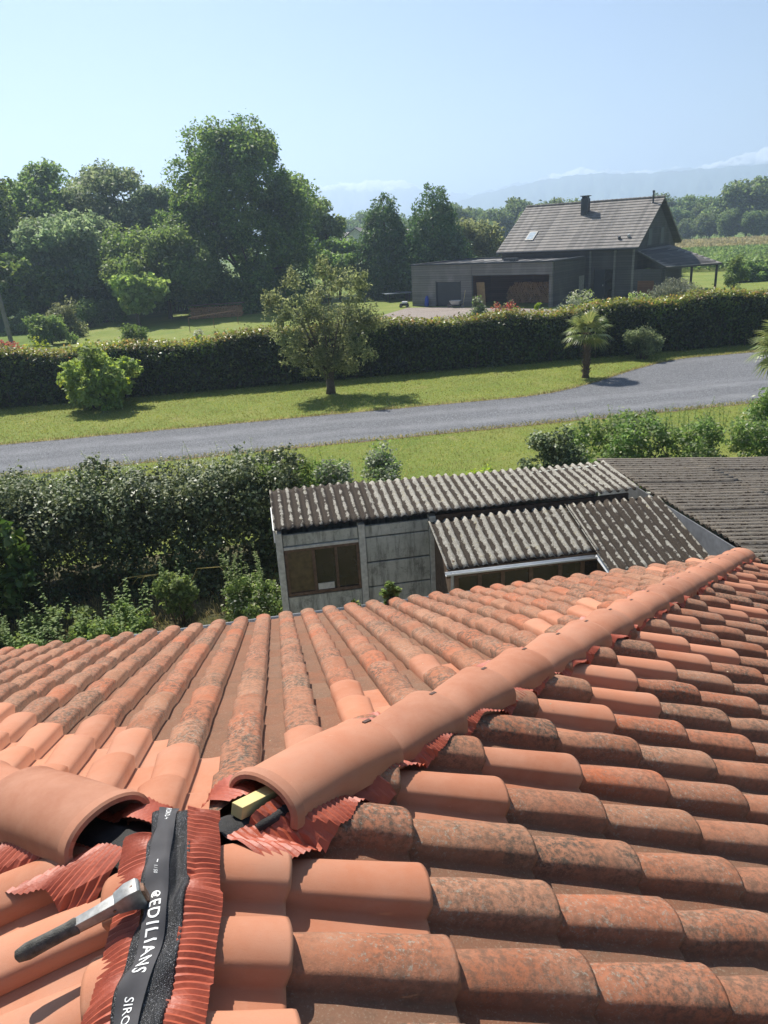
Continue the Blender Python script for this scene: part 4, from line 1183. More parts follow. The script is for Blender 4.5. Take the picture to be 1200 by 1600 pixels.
LF_LAWN = leaf_mat('mown grass blades', (.15, .19, .035), (.22, .24, .06), (.34, .31, .12), trans=.4, rough=.6, spec=.2)
def blades(name, label, rg, x, y, hmin, hmax, w, z0, mat):
    n = len(x); h = rg.uniform(hmin, hmax, n); le = rg.normal(size=(n, 2)) * .5 * h[:, None]; a = rg.uniform(0, 3.14, n)
    b = np.stack([np.cos(a) * w, np.sin(a) * w, np.zeros(n)], 1); p0 = np.stack([x, y, np.full(n, z0)], 1); tip = p0 + np.column_stack([le, h]); mid = p0 + np.column_stack([le * .35, h * .6])
    tag(quad_mesh(name, np.stack([p0, mid + b, tip, mid - b], 1), mat), label, 'grass', kind='stuff')
rg = D_(56)
x = rg.uniform(-13, 27, 52000); y = rg.uniform(25.6, 32.3, 52000); k_ = y > np.array([drive_far(q) for q in x]) + .02
blades('lawn_grass', 'short mown grass between drive and clipped hedge', rg, x[k_], y[k_], .02, .06, .014, .004, LF_LAWN)
x = rg.uniform(-9, 20, 42000); y = rg.uniform(14.3, 21.36, 42000)
blades('verge_grass', 'short grass between the sheds and the gravel drive', rg, x, y, .02, .07, .011, .004, LF_LAWN)
x = rg.uniform(-13, 27, 9000); e_ = rg.choice([0, 1], 9000); y = np.where(e_ == 0, 21.4 + rg.normal(size=9000) * .07, np.array([drive_far(q) for q in x]) + rg.normal(size=9000) * .06)
blades('edge_grass', 'ragged dry grass along both edges of the gravel drive', rg, x, y, .04, .13, .012, .012, LF_DRY)

# ---------------------------------------------------------------- timber house beyond the hedge
def clad_mat(name, a, b, pitch=.19):
    t = NT(name); c = t.coord('Object'); z = t.n('SeparateXYZ', {0: c}, 2)
    k_ = t.math('FLOOR', t.math('DIVIDE', z, pitch)); f = t.math('FRACT', t.math('DIVIDE', z, pitch))
    rn = t.n('TexWhiteNoise', {'W': k_}, 0, noise_dimensions='1D')
    grain = t.noise(t.mapping(c, (2, 2, 30)), 1.5, 5, .7)
    col = t.mix(t.math('ADD', t.math('MULTIPLY', rn, .5), t.math('MULTIPLY', grain, .5)), a, b)
    col = t.mix(t.ramp(t.noise(t.mapping(c, (.7, .7, .25)), 1.2, 3), [(.5, 0.0), (.75, .5)]), col, tuple(q * 1.5 for q in b))
    col = t.mix(t.ramp(f, [(0, 1.0), (.12, .0)]), col, tuple(q * .3 for q in a))
    t.p(Base_Color=col, Roughness=.85); t.b.inputs['Specular IOR Level'].default_value = .2
    t.bump(t.ramp(f, [(0, 0.0), (.1, 1.0), (.92, 1.0), (1, 0.0)]), .8, .03)
    return t.m
CLAD = clad_mat('grey timber cladding', (.13, .125, .12), (.24, .225, .21))
CLAD_D = clad_mat('dark stained cladding', (.06, .058, .056), (.105, .10, .095))
ANTH = simple('anthracite metal', (.045, .05, .058), .5, .2, .1)
FLAT = simple('grey roofing membrane', (.17, .165, .16), .85, 0, .2, 2)
WOODIN = clad_mat('brown inner boards', (.12, .06, .035), (.20, .10, .06), .18)
def slate_mat():
    t = NT('weathered flat roof tiles'); c = t.coord('Object'); isl = t.n('NewGeometry', out=8)
    u = t.n('SeparateXYZ', {0: c}, 0)
    k_ = t.math('FLOOR', t.math('MULTIPLY', t.math('ADD', u, t.math('MULTIPLY', isl, 7.0)), 3.3))
    rn = t.n('TexWhiteNoise', {'Vector': t.n('CombineXYZ', {0: k_, 1: t.math('MULTIPLY', isl, 91.0), 2: 0.0})}, 0)
    col = t.ramp(rn, [(0, (.115, .107, .10)), (.5, (.155, .143, .133)), (1, (.205, .188, .172))])
    col = t.mix(t.ramp(t.noise(c, .6, 4, .6), [(.45, 0.0), (.7, .6)]), col, (.25, .225, .20))
    t.p(Base_Color=col, Roughness=.8); t.bump(t.noise(c, 14, 3), .3, .02)
    return t.m
SLATE = slate_mat()

HX, HY, HA = 14.69, 65.5, -0.801
th_ = empty('timber_house', (HX, HY, 0), HA); tag(th_, 'grey timber clad house with tiled gable roof and flat-roofed garage', 'house')
def hb(name, a, b, mat, parent=None, bevel=0): 
    return MB().span(a, b).build(name, mat, parent or th_, bevel=bevel)
W_, HG, DV = 13.03, 3.45, 6.8
# garage front, cut round a door and a wide opening
fw = MB()
for a, b in (((0, 0, 0), (2.5, .2, 3.35)), ((2.5, 0, 2.0), (4.85, .2, 3.35)), ((4.85, 0, 0), (5.7, .2, 3.35)), ((5.95, 0, 2.45), (12.75, .2, 3.35))): fw.span(a, b)
fw.build('garage_front', CLAD, th_)
for x in (5.70, 12.76): hb('pillar', (x, -.04, 0), (x + .24, .24, 3.35), CLAD, bevel=.01)
hb('garage_side', (0, .21, 0), (.2, 9.5, 3.35), CLAD)
hb('garage_side', (W_ - .2, .25, 0), (W_, DV, 3.35), CLAD_D)
gd = hb('garage_door', (2.55, .08, 0), (4.80, .12, 1.98), ANTH); 
for z in (.5, 1.0, 1.5): hb('door_rib', (2.57, .065, z - .015), (4.78, .079, z + .015), ANTH, gd)
hb('door_frame', (2.44, -.02, 0), (2.52, .21, 2.06), ANTH); hb('door_frame', (4.83, -.02, 0), (4.91, .21, 2.06), ANTH)
hb('inner_wall', (5.2, 4.6, 0), (12.8, 4.7, 3.2), WOODIN); hb('inner_wall', (5.2, .22, 0), (5.3, 4.6, 3.2), WOODIN)
hb('flat_roof', (.05, .05, 3.28), (W_ - .05, 9.45, 3.34), FLAT)
for a, b in (((-.06, -.08, 3.351), (W_ + .08, .2, 3.47)), ((-.06, .2, 3.351), (.2, 9.6, 3.47)), ((W_ - .2, .2, 3.351), (W_ + .08, 6.3, 3.47)), ((.2, 9.3, 3.351), (5.1, 9.6, 3.47))): hb('parapet_cap', a, b, ANTH)
for i in range(9): hb('roof_batten', (1.2 + i * 1.3, .3, 3.345), (1.3 + i * 1.3, 5.9, 3.40), FLAT)
hb('roof_vent', (7.2, 3.2, 3.341), (8.3, 3.8, 3.60), ANTH)
hb('side_window', (W_ + .002, 5.3, .3), (W_ + .05, 6.3, 1.95), simple('pale window frame', (.30, .28, .24), .6))
# main house
hb('house_front', (5.2, DV, 0), (W_ - .2, DV + .2, 3.9), CLAD_D); hb('house_front', (W_ - .2, DV, 0), (13.7, DV + .2, 3.9), CLAD_D); hb('house_front', (13.7, DV, 2.35), (15.3, DV + .2, 3.9), CLAD_D); hb('house_front', (15.3, DV, 0), (17.0, DV + .2, 3.9), CLAD_D)
dr = hb('front_door', (13.72, DV + .12, 0), (14.6, DV + .17, 2.34), ANTH); hb('handle', (14.45, DV + .09, 1.0), (14.5, DV + .118, 1.15), ZINC, dr)
hb('door_pane', (14.62, DV + .13, 0), (15.28, DV + .16, 2.34), GLASS)
for x in (13.3, 15.36, 16.88): hb('corner_post', (x, DV - .12, 0), (x + .16, DV - .002, 3.85), CLAD)
hb('back_wall', (5.2, 17.55, 0), (17.0, 17.75, 3.9), CLAD_D)
def gable(u, name):
    m_ = MB(); v0, v1, vr, h0, h1 = DV + .2, 17.55, 12.28, 3.9, 7.45
    P = [(v0, 0), (v1, 0), (v1, h0), (vr, h1), (v0, h0)]
    m_.add([(u, v, z) for v, z in P] + [(u + .2, v, z) for v, z in P], [(4, 3, 2, 1, 0), (5, 6, 7, 8, 9)] + [(i, (i + 1) % 5, 5 + (i + 1) % 5, 5 + i) for i in range(5)])
    return m_.build(name, CLAD_D, th_, flip=True)
gable(16.8, 'gable_wall'); gable(5.2, 'gable_wall')
for v in (9.9, 13.2): 
    gw = hb('gable_window', (17.002, v, 4.0), (17.05, v + .9, 5.3), ANTH); hb('window_frame', (17.003, v - .07, 3.93), (17.03, v - .002, 5.36), CLAD, gw)
# roof laid in courses
EV, EH, RV, RH = 6.3, 3.98, 12.28, 7.66
NC = 17
sl = (RH - EH) / (RV - EV); nx_, nz_ = -sl / math.hypot(1, sl), 1 / math.hypot(1, sl)
rf = MB().add([(4.95, EV, EH - .12), (17.42, EV, EH - .12), (17.42, RV, RH - .12), (4.95, RV, RH - .12), (17.42, 2 * RV - EV, EH - .12), (4.95, 2 * RV - EV, EH - .12),
               (4.95, EV, EH - .02), (17.42, EV, EH - .02), (17.42, RV, RH - .02), (4.95, RV, RH - .02), (17.42, 2 * RV - EV, EH - .02), (4.95, 2 * RV - EV, EH - .02)],
              [(0, 1, 2, 3), (3, 2, 4, 5), (6, 9, 8, 7), (9, 11, 10, 8), (0, 6, 7, 1), (5, 4, 10, 11), (1, 7, 8, 2), (2, 8, 10, 4), (0, 3, 9, 6), (3, 5, 11, 9)]).build('roof', CLAD_D, th_, flip=True)
for sgn in (1, -1):
    for k_ in range(NC):
        f0, f1 = k_ / NC, (k_ + 1) / NC + .006
        def pt(f, lift):
            v = EV + (RV - EV) * f; z = EH + (RH - EH) * f
            v, z = v + nx_ * lift, z + nz_ * lift
            return (v if sgn > 0 else 2 * RV - v), z
        (va, za), (vb, zb), (vc, zc), (vd, zd) = pt(f0, .065), pt(min(1, f1), .02), pt(f0, .0), pt(min(1, f1), -.01)
        m_ = MB().add([(4.9, va, za), (17.47, va, za), (17.47, vb, zb), (4.9, vb, zb), (4.9, vc, zc), (17.47, vc, zc), (17.47, vd, zd), (4.9, vd, zd)],
                      [(0, 1, 2, 3), (7, 6, 5, 4), (0, 4, 5, 1), (1, 5, 6, 2), (2, 6, 7, 3), (3, 7, 4, 0)])
        m_.build('tile_course', SLATE, rf, flip=True)
for i in range(31):
    x = 4.9 + i * .405; m_ = MB(); m_.tube([(x, RV, RH + .05), (x + .43, RV, RH + .065)], [.095, .11], 8); m_.build('ridge_tile', SLATE, rf, smooth='auto')
def on_roof(u, v, lift=0): return (u, v + nx_ * lift, EH + sl * (v - EV) + nz_ * lift)
sk = MB(); q = [on_roof(7.0, 7.6, .12), on_roof(7.78, 7.6, .12), on_roof(7.78, 8.7, .12), on_roof(7.0, 8.7, .12)]; q2 = [on_roof(7.0, 7.6, .03), on_roof(7.78, 7.6, .03), on_roof(7.78, 8.7, .03), on_roof(7.0, 8.7, .03)]
sk.add(q + q2, [(0, 1, 2, 3)] + [(i, 4 + i, 4 + (i + 1) % 4, (i + 1) % 4) for i in range(4)])
so = sk.build('skylight', simple('skylight frame', (.20, .20, .19), .5), th_, flip=True)
sg = MB().add([on_roof(7.1, 7.72, .125), on_roof(7.68, 7.72, .125), on_roof(7.68, 8.58, .125), on_roof(7.1, 8.58, .125)], [(0, 1, 2, 3)])
pg = NT('bright skylight glass'); pg.p(Base_Color=(.55, .60, .60), Roughness=.12, Metallic=.6); sg.build('pane', pg.m, so)
ch = hb('chimney', (10.85, 10.55, 6.3), (11.45, 11.15, 8.0), ANTH)
for x in (10.9, 11.08, 11.26): hb('chimney_fin', (x, 10.6, 8.0), (x + .12, 11.1, 8.17), ANTH, ch)
hb('chimney_cap', (10.78, 10.5, 8.17), (11.52, 11.2, 8.23), ANTH, ch)
m_ = MB(); z_ = EH + sl * (11.6 - EV); m_.tube([(16.72, 11.6, z_ - .1), (16.72, 11.6, z_ + .85)], .075, 10); m_.tube([(16.72, 11.6, z_ + .85), (16.72, 11.6, z_ + 1.0)], .10, 10); m_.build('flue_pipe', ANTH, th_, smooth='auto')
for u, v in ((15.54, 7.32), (16.22, 7.53)):
    p_ = on_roof(u, v, .05); m_ = MB(); m_.tube([p_, (p_[0], p_[1] - .05, p_[2] + .2)], [.13, .12], 9); m_.build('roof_vent', ANTH if u < 16 else ZINC, th_, smooth='auto')
m_ = MB(); m_.tube([(4.9, EV - .06, EH - .04), (17.4, EV - .06, EH - .04)], .06, 8); m_.build('gutter', ANTH, th_, smooth='auto')
# sloping porch roof against the gable
A, B, C_, D2 = Vector((17.06, 7.1, 3.72)), Vector((17.06, 16.2, 3.78)), Vector((22.2, 13.4, 2.26)), Vector((19.5, 7.2, 2.36))
pr = MB().add([A, D2, C_, B, A - Vector((0, 0, .1)), D2 - Vector((0, 0, .1)), C_ - Vector((0, 0, .1)), B - Vector((0, 0, .1))], [(0, 1, 2, 3), (7, 6, 5, 4), (0, 4, 5, 1), (1, 5, 6, 2), (2, 6, 7, 3), (3, 7, 4, 0)]).build('porch_roof', CLAD_D, th_, flip=True)
for k_ in range(9):
    f0, f1 = k_ / 9, (k_ + 1) / 9 + .005; up1, up2 = Vector((0, 0, .012)), Vector((0, 0, .06))
    a0, a1 = D2.lerp(A, f0), D2.lerp(A, min(1, f1)); b0, b1 = C_.lerp(B, f0), C_.lerp(B, min(1, f1))
    MB().add([a0 + up2, b0 + up2, b1 + up1, a1 + up1, a0, b0], [(0, 1, 2, 3), (0, 4, 5, 1), (0, 3, 4), (1, 5, 2)]).build('tile_course', SLATE, pr, flip=True)
for q in (D2 + Vector((-.2, .15, 0)), C_ + Vector((-.35, -.2, 0)), D2.lerp(C_, .5) + Vector((-.25, 0, 0))): hb('porch_post', (q.x - .08, q.y - .08, 0), (q.x + .08, q.y + .08, 2.22), CLAD_D)
hb('porch_wall', (17.01, DV, 0), (19.2, DV + .2, 2.3), CLAD_D); hb('porch_wall', (19.0, DV + .21, 0), (19.2, 12.5, 2.3), CLAD_D); hb('porch_door', (17.4, DV - .04, 0), (18.7, DV - .002, 1.4), WOODIN)
hb('porch_window', (17.1, 7.6, .2), (17.15, 10.5, 2.2), GLASS)
# stacked firewood in the open bay: every log end is a log
lw = simple('cut log ends', (.36, .20, .10), .9, 0, .35, 14)
logs_ = empty('firewood_stack', (0, 0, 0)); logs_.matrix_world = Matrix.Translation((HX, HY, 0)) @ Matrix.Rotation(HA, 4, 'Z'); tag(logs_, 'stack of split firewood inside the open garage bay', 'firewood')
ml_ = []
for s in range(3):
    m_ = MB(); m_.tube([(0, 0, 0), (0, .5, 0)], [.085 + .012 * s] * 2, 5 + s); o_ = m_.build('log', lw); ml_.append(o_.data); bpy.data.objects.remove(o_)
rl = random.Random(3)
for k_ in range(12):
    for i in range(24):
        x = 7.6 + i * .205 + (k_ % 2) * .1; z = .11 + k_ * .165
        if x > 12.5 or z > 1.75 - .9 * max(0, (8.4 - x)) : continue
        link('log', rl.choice(ml_), logs_, Matrix.Translation((x, 3.1 + rl.uniform(-.06, .06), z)) @ Matrix.Rotation(rl.uniform(0, 6), 4, 'Y'))
def wpt(u, v, z=0): 
    return Vector((HX + u * math.cos(HA) - v * math.sin(HA), HY + u * math.sin(HA) + v * math.cos(HA), z))
o = empty('plywood_board', wpt(6.15, .5), HA); tag(o, 'pale plywood board leaning in the left of the open garage bay', 'board')
MB().box((.3, .15, .95), (.75, .03, 1.9), Matrix.Rotation(.12, 3, 'X')).build('panel', simple('plywood', (.34, .22, .10), .8, 0, .2, 4), o)
o = empty('blue_sack', wpt(1.7, -.35), HA); tag(o, 'blue plastic sack standing against the garage wall', 'sack')
m_ = MB(); m_.tube([(0, 0, 0), (0, 0, .15), (.02, .02, .7), (.03, .05, .9)], [.16, .2, .16, .06], 9); m_.build('body', simple('blue plastic', (.03, .07, .38), .45), o, smooth=True)
o = empty('garden_tool', wpt(5.35, -.25), HA); tag(o, 'long handled garden tool leaning by the garage door', 'tool')
m_ = MB(); m_.tube([(0, -.25, 0), (.12, 0, 1.35)], .02, 6); m_.build('handle', PINE, o); m_ = MB(); m_.box((0, -.25, .08), (.3, .05, .16)); m_.build('blade', STEEL, o)
o = empty('wheelbarrow', wpt(4.9, -.9), HA + .3); tag(o, 'grey wheelbarrow parked in front of the garage pillar', 'wheelbarrow')
m_ = MB(); m_.add([(-.3, -.22, .28), (.3, -.22, .28), (.3, .22, .28), (-.3, .22, .28), (-.48, -.34, .58), (.45, -.34, .58), (.45, .34, .58), (-.48, .34, .58)], [(3, 2, 1, 0), (0, 1, 5, 4), (1, 2, 6, 5), (2, 3, 7, 6), (3, 0, 4, 7)]); m_.build('tray', ZINC, o)
m_ = MB(); m_.tube([(-.55, -.03, .18), (-.55, .03, .18)], .18, 14); m_.build('wheel', RUBBER, o)
for s in (-1, 1): m_ = MB(); m_.tube([(-.55, s * .05, .18), (.3, s * .25, .27), (.85, s * .28, .5)], .018, 6); m_.tube([(.25, s * .25, .26), (.32, s * .27, 0)], .016, 6); m_.build('handle', STEEL, o)
o = empty('lawn_mower', wpt(-.2, -1.0), HA + .5); tag(o, 'small white and black lawn mower on the gravel at the garage corner', 'mower')
MB().box((0, 0, .24), (.75, .5, .2)).build('deck', simple('black plastic', (.02, .02, .022), .4), o, bevel=.05); MB().box((.05, 0, .41), (.5, .4, .16)).build('hood', simple('white paint', (.75, .75, .74), .35, 0, .05), o, bevel=.05)
for sx in (-.28, .28):
    for sy in (-.27, .27): m_ = MB(); m_.tube([(sx, sy - .03, .13), (sx, sy + .03, .13)], .13, 12); m_.build('wheel', RUBBER, o)
o = empty('table_tennis_table', (14.6, 71.6, 0), .1); tag(o, 'grey table tennis table on the grass left of the garage', 'table')
MB().box((0, 0, .76), (2.7, 1.5, .05)).build('top', simple('grey table top', (.18, .21, .23), .5), o); MB().box((0, 0, .86), (.03, 1.7, .15)).build('net', ANTH, o)
for x in (-1.0, 1.0):
    for y in (-.6, .6): MB().box((x, y, .37), (.07, .07, .73)).build('leg', ANTH, o)
m_ = MB(); m_.box((.95, 0, .35), (.06, 1.3, .5)); m_.build('end_panel', ANTH, o)

# second house far behind
fh = empty('distant_house', (19.5, 132, 0), -.3); tag(fh, 'distant white gabled house half hidden between the trees', 'house')
m_ = MB(); P = [(-4, 0), (4, 0), (4, 4.2), (0, 7.2), (-4, 4.2)]
m_.add([(u, 0, z) for u, z in P] + [(u, 10, z) for u, z in P], [(0, 1, 2, 3, 4), (9, 8, 7, 6, 5)] + [(i, 5 + i, 5 + (i + 1) % 5, (i + 1) % 5) for i in range(5)]); m_.build('wall', simple('white render', (.62, .60, .56), .9), fh, flip=True)
m_ = MB().add([(-4.5, -.4, 4.0), (0, -.4, 7.4), (0, 10.4, 7.4), (-4.5, 10.4, 4.0), (4.5, -.4, 4.0), (4.5, 10.4, 4.0)], [(0, 1, 2, 3), (1, 4, 5, 2)]); m_.build('roof', SLATE, fh, solid=.12)
for u in (-1.6, .8): MB().span((u, -.03, 1.4), (u + .9, -.004, 2.8)).build('window', GLASS, fh)
bn = empty('distant_barn', (32, 176, 0), .05); tag(bn, 'long pale roofed barn far behind the cone-shaped trees', 'barn')
MB().span((-9, 0, 0), (9, 9, 4.2)).build('wall', simple('dull barn wall', (.30, .28, .25), .9), bn)
m_ = MB().add([(-9.5, -.6, 4.2), (9.5, -.6, 4.2), (9.5, 4.5, 7.0), (-9.5, 4.5, 7.0), (9.5, 9.6, 4.2), (-9.5, 9.6, 4.2)], [(0, 1, 2, 3), (3, 2, 4, 5)]); m_.build('roof', simple('pale barn roof', (.40, .36, .32), .85), bn, solid=.12)

# ---------------------------------------------------------------- trees of the gardens
BK = (0, 0, 0)
big = make_tree('lime_tree', 'tallest dark broadleaf tree with two rounded tops left of centre', 'tree', (.6, 74.5, 0), 15.3, 13.6, LF_OAK, BARK, 115000, .30, 201, nb=100, r0=.135, low=.0, depth=11, fill=.92, shape=lambda z: 1.0 if z < .45 else max(.3, 1 - .62 * ((z - .45) / .55) ** 1.4), trunk_h=.2,
                extra=[((-2.8, 0, 14.6), 1.7), ((-1.4, 0, 15.4), 1.2), ((1.6, 0, 15.2), 1.6), ((2.6, 0, 14.0), 1.7), ((.6, 0, 15.6), 1.0), ((-4.6, 0, 12.0), 1.6), ((-4.8, 0, 10.2), 1.4), ((4.6, 0, 10.5), 1.6), ((5.4, 0, 7.6), 1.6), ((5.9, 0, 5.2), 1.5), ((-4.2, -2, 6.5), 1.8), ((0, -4.4, 8), 1.8), ((2.5, -4, 5.5), 1.8), ((-2.2, -4.2, 10.5), 1.5), ((2.2, -3.6, 11.5), 1.5), ((-4.9, 0, 3.4), 1.8), ((4.8, -1, 2.6), 1.8), ((.4, -4.2, 3), 1.9)])
make_tree('walnut_tree', 'broad drooping mid-height tree in front of the tallest tree', 'tree', (-6.4, 70.4, 0), 8.5, 9.4, LF_MID, BARK, 34000, .30, 202, nb=46, r0=.2, low=.02)
make_tree('catalpa_tree', 'small pale green large-leaved tree with a leaning trunk on the garden grass', 'tree', (-8.4, 64.6, 0), 4.1, 5.6, LF_CAT, BARK, 4200, .34, 203, nb=15, r0=.19, low=.22, trunk_h=.42, trunk_r=.13, aspect=.8)
L5 = [('tall tree at the far left of the tree group, cut by the left edge', (-22.0, 77, 0), 12.6, 9.0, LF_OAK, 211), ('dark tree second from the left edge in the tree group', (-19.3, 84, 0), 14.6, 9.4, LF_MID, 212),
      ('tall rounded grey green tree in the middle of the left tree group', (-12.5, 86, 0), 15.6, 10.2, LF_GREY, 213), ('lower spreading tree in front of the left tree group', (-15.4, 75, 0), 10.4, 8.6, LF_GREY, 214),
      ('narrow grey green tree directly left of the tallest tree', (-7.8, 84, 0), 12.6, 7.6, LF_GREY, 215), ('low dark tree at the foot of the left tree group', (-18.6, 71, 0), 6.2, 7.0, LF_OAK, 216), ('bushy tree behind the utility pole at the foot of the trees', (-11.2, 74.5, 0), 6.4, 7.0, LF_MID, 217)]
for lb, lc, h, w, mt, sd_ in L5: make_tree('broadleaf_tree', lb, 'tree', lc, h, w, mt, BARK, 32000, .36, sd_, nb=44, r0=.2, low=.0, fill=.88, group='broadleaf trees at left')
make_tree('broadleaf_tree', 'light green tree standing right behind the tallest tree', 'tree', (8.9, 84, 0), 10.0, 6.0, LF_MID, BARK, 12000, .36, 221, nb=34, r0=.2, low=.06, group='broadleaf trees at left')
make_tree('broadleaf_tree', 'low round tree in front of the white gabled house', 'tree', (9.9, 78.5, 0), 6.0, 5.6, LF_MID, BARK, 10000, .34, 222, nb=30, r0=.22, low=.05, group='broadleaf trees at left')
def cone_tree(label, loc, h, w, seed):
    rg = D_(seed); bl = []
    for k_ in range(17):
        z = .03 + .93 * k_ / 16; rr = w / 2 * min(1, .82 + z * .7) * max(.05, (1 - max(0, z - .25) / .77)) ** .62
        nr = max(3, int(rr * 5))
        for i in range(nr):
            a_ = 6.283 * (i + rg.uniform(-.4, .4)) / nr; q = rr * rg.uniform(.62, .86)
            bl.append((np.array([math.cos(a_) * q, math.sin(a_) * q, z * h + rg.uniform(-.2, .2)]), (.26 * rr + .22) * rg.uniform(.7, 1.25)))
    root = empty('cone_tree', loc); tag(root, label, 'tree', 'cone-shaped trees')
    P, N = crown_points(rg, bl, 34000, .6); P[:, 2] = np.maximum(.1, P[:, 2])
    quad_mesh('crown', leaf_quads(rg, P, N, .30, .5, .5, droop=-.6), LF_CON, root)
    mb = MB(); mb.tube([(0, 0, -.1), (0, 0, h * .5), (0, 0, h * .9)], [.22, .14, .03], 7); mb.build('trunk', BARK, root, smooth=True)
cone_tree('left one of two dark cone-shaped trees beside the garage', (14.6, 77, 0), 9.8, 7.0, 231)
cone_tree('right, slightly taller one of two dark cone-shaped trees', (18.9, 74.4, 0), 10.3, 7.4, 232)
make_tree('yellow_tree', 'yellow green leafy tree behind the left end of the tiled gable roof', 'tree', (25.3, 81, 0), 7.1, 7.4, LF_OLIVE, BARK, 13000, .34, 233, nb=36, r0=.2, low=.04)
# far woodland edge
protos = [make_tree('far_tree', 'x', 'tree', (0, -400 - 20 * k_, 0), 13.0 + k_, 13 + 2 * (k_ % 2), LF_FAR, BARK, 9000, .85, 240 + k_, nb=40, r0=.21, low=.02) for k_ in range(3)]
def pol(az, d): return (M.translation.x + math.sin(R(az)) * d, M.translation.y + math.cos(R(az)) * d, 0)
far_spots = [(7.6, 250, 0.84), (9.0, 262, 0.97), (10.6, 255, 0.88), (12.2, 240, 0.79), (13.8, 215, 0.75), (15.2, 205, 0.84), (16.6, 212, 0.92), (18.2, 200, 0.75), (19.6, 206, 0.88), (21.0, 198, 0.84), (22.5, 205, 0.92), (24, 215, 0.74), (26, 230, 0.74), (27.6, 240, 0.78), (28.9, 245, 0.82), (30.0, 238, 0.7), (31.0, 246, 0.82), (32.2, 236, 0.74), (33.2, 224, 0.86), (34.4, 222, 0.98), (35.6, 226, 0.86), (36.8, 230, 0.78), (38.2, 236, 0.82), (29.4, 224, 0.43), (30.8, 222, 0.47), (32.0, 220, 0.51), (33.4, 214, 0.47), (34.8, 212, 0.55), (36, 214, 0.51), (14.6, 190, 0.48), (17.4, 188, 0.53)]
wh = ['left of the cone-shaped trees', 'between cone-shaped trees and chimney', 'behind the gable roof', 'above the wheat field']
rk = random.Random(9)
for k_, (az, d, s) in enumerate(far_spots):
    zone = 0 if az < 11.5 else 1 if az < 20 else 2 if az < 28.2 else 3
    zs_ = sorted([q for q in range(len(far_spots)) if (0 if far_spots[q][0] < 11.5 else 1 if far_spots[q][0] < 20 else 2 if far_spots[q][0] < 28.2 else 3) == zone], key=lambda q: far_spots[q][0])
    nth = ['first', 'second', 'third', 'fourth', 'fifth', 'sixth', 'seventh', 'eighth', 'ninth', 'tenth', 'eleventh', 'twelfth', 'thirteenth', 'fourteenth', 'fifteenth', 'sixteenth', 'seventeenth', 'eighteenth'][zs_.index(k_)]
    lb = '%s far hazy tree from the left %s' % (nth, wh[zone])
    src = protos[k_ % 3]
    if k_ < 3:
        src.location = pol(az, d); src.scale = (s,) * 3; src['label'] = lb; src['group'] = 'far woodland trees'
    else: copy_tree(src, pol(az, d), rk.uniform(0, 6), s * rk.uniform(.92, 1.08), lb, 'far woodland trees')

# plants near the timber house
def sh(name, label, cat, loc, w, d, h, n, leaf, mat, seed, nb=12, r=None, second=None, aspect=.6, group=None, droop=0.0, z0=0.0):
    return shrub(name, label, cat, loc, dome(D_(seed), w, d, h, nb, r or min(w, h) * .26, z0), n, leaf, mat, seed, group, aspect, second=second, droop=droop)
sh('weeping_shrub', 'grey weeping shrub in front of the porch roof', 'shrub', (28.0, 45.5, 0), 4.4, 3.4, 2.9, 7000, .17, LF_SILV, 301, 20, .7, aspect=.3, droop=.9)
sh('pale_bush', 'pale green rounded bush rising behind the hedge near the house door', 'bush', (18.6, 40, 0), 2.6, 2.2, 2.75, 4000, .14, LF_FLOWER, 302, 14, second=(LF_CAT, 2500, .13))
sh('pale_bush', 'second pale bush behind the hedge, right of the palm and below the porch', 'bush', (22.6, 40, 0), 3.0, 2.0, 2.7, 4000, .14, LF_CAT, 303, 14, second=(LF_FLOWER, 1500, .12))
sh('garden_bush', 'yellow green bush behind the hedge below the weeping shrub', 'bush', (25.6, 40, 0), 2.6, 2.0, 2.65, 3500, .13, LF_OLIVE, 304, 12)
sh('multi_stem_shrub', 'fan-shaped multi-stemmed shrub on the grass right of the porch', 'shrub', (39.6, 56.8, 0), 3.0, 2.6, 3.1, 5000, .15, LF_MID, 305, 16, .5, z0=.7)
sh('garden_bush', 'low grey bush on the grass at the right, behind the hedge', 'bush', (32.0, 45, 0), 1.6, 1.3, 1.5, 2000, .12, LF_SILV, 306, 10)
sh('lavender_bush', 'wispy brownish bush at the edge of the gravel court', 'bush', (11.2, 40.2, 0), 1.5, 1.3, 2.2, 2500, .12, LF_SILV, 307, 10, aspect=.25)
sh('garden_bush', 'yellow green bush behind the hedge left of the gravel court bushes', 'bush', (9.4, 37, 0), 1.8, 1.5, 2.5, 3000, .13, LF_LIME, 308, 10)
sh('rose_bush', 'grey green bush with pale tips behind the hedge before the garage door', 'bush', (13.0, 40, 0), 1.8, 1.6, 2.9, 3600, .13, LF_SILV, 309, 12, second=(LF_MID, 1500, .12))
sh('copper_bush', 'copper red bush behind the hedge before the open garage bay', 'bush', (14.9, 41, 0), 2.6, 1.6, 2.55, 3600, .13, LF_RED, 310, 12, second=(LF_OLIVE, 1200, .12))
sh('garden_bush', 'slim lime green bush rising behind the hedge beside the copper bush', 'bush', (16.4, 40, 0), 1.2, 1.2, 3.0, 1800, .12, LF_LIME, 311, 10)
sh('garden_bush', 'silver leaved bush behind the hedge below the firewood', 'bush', (17.0, 37.2, 0), 2.2, 1.5, 2.5, 3000, .12, LF_SILV, 312, 10)
sh('garden_bush', 'bright lime bush on top of the hedge left of the willow', 'bush', (-.4, 34.4, 0), 1.9, 1.4, 3.1, 3600, .14, LF_LIME, 313, 12)
sh('garden_bush', 'pale flowering bush behind the hedge left of the bright lime bush', 'bush', (-1.9, 37.0, 0), 1.6, 1.4, 2.7, 2600, .12, LF_FLOWER, 314, 10)
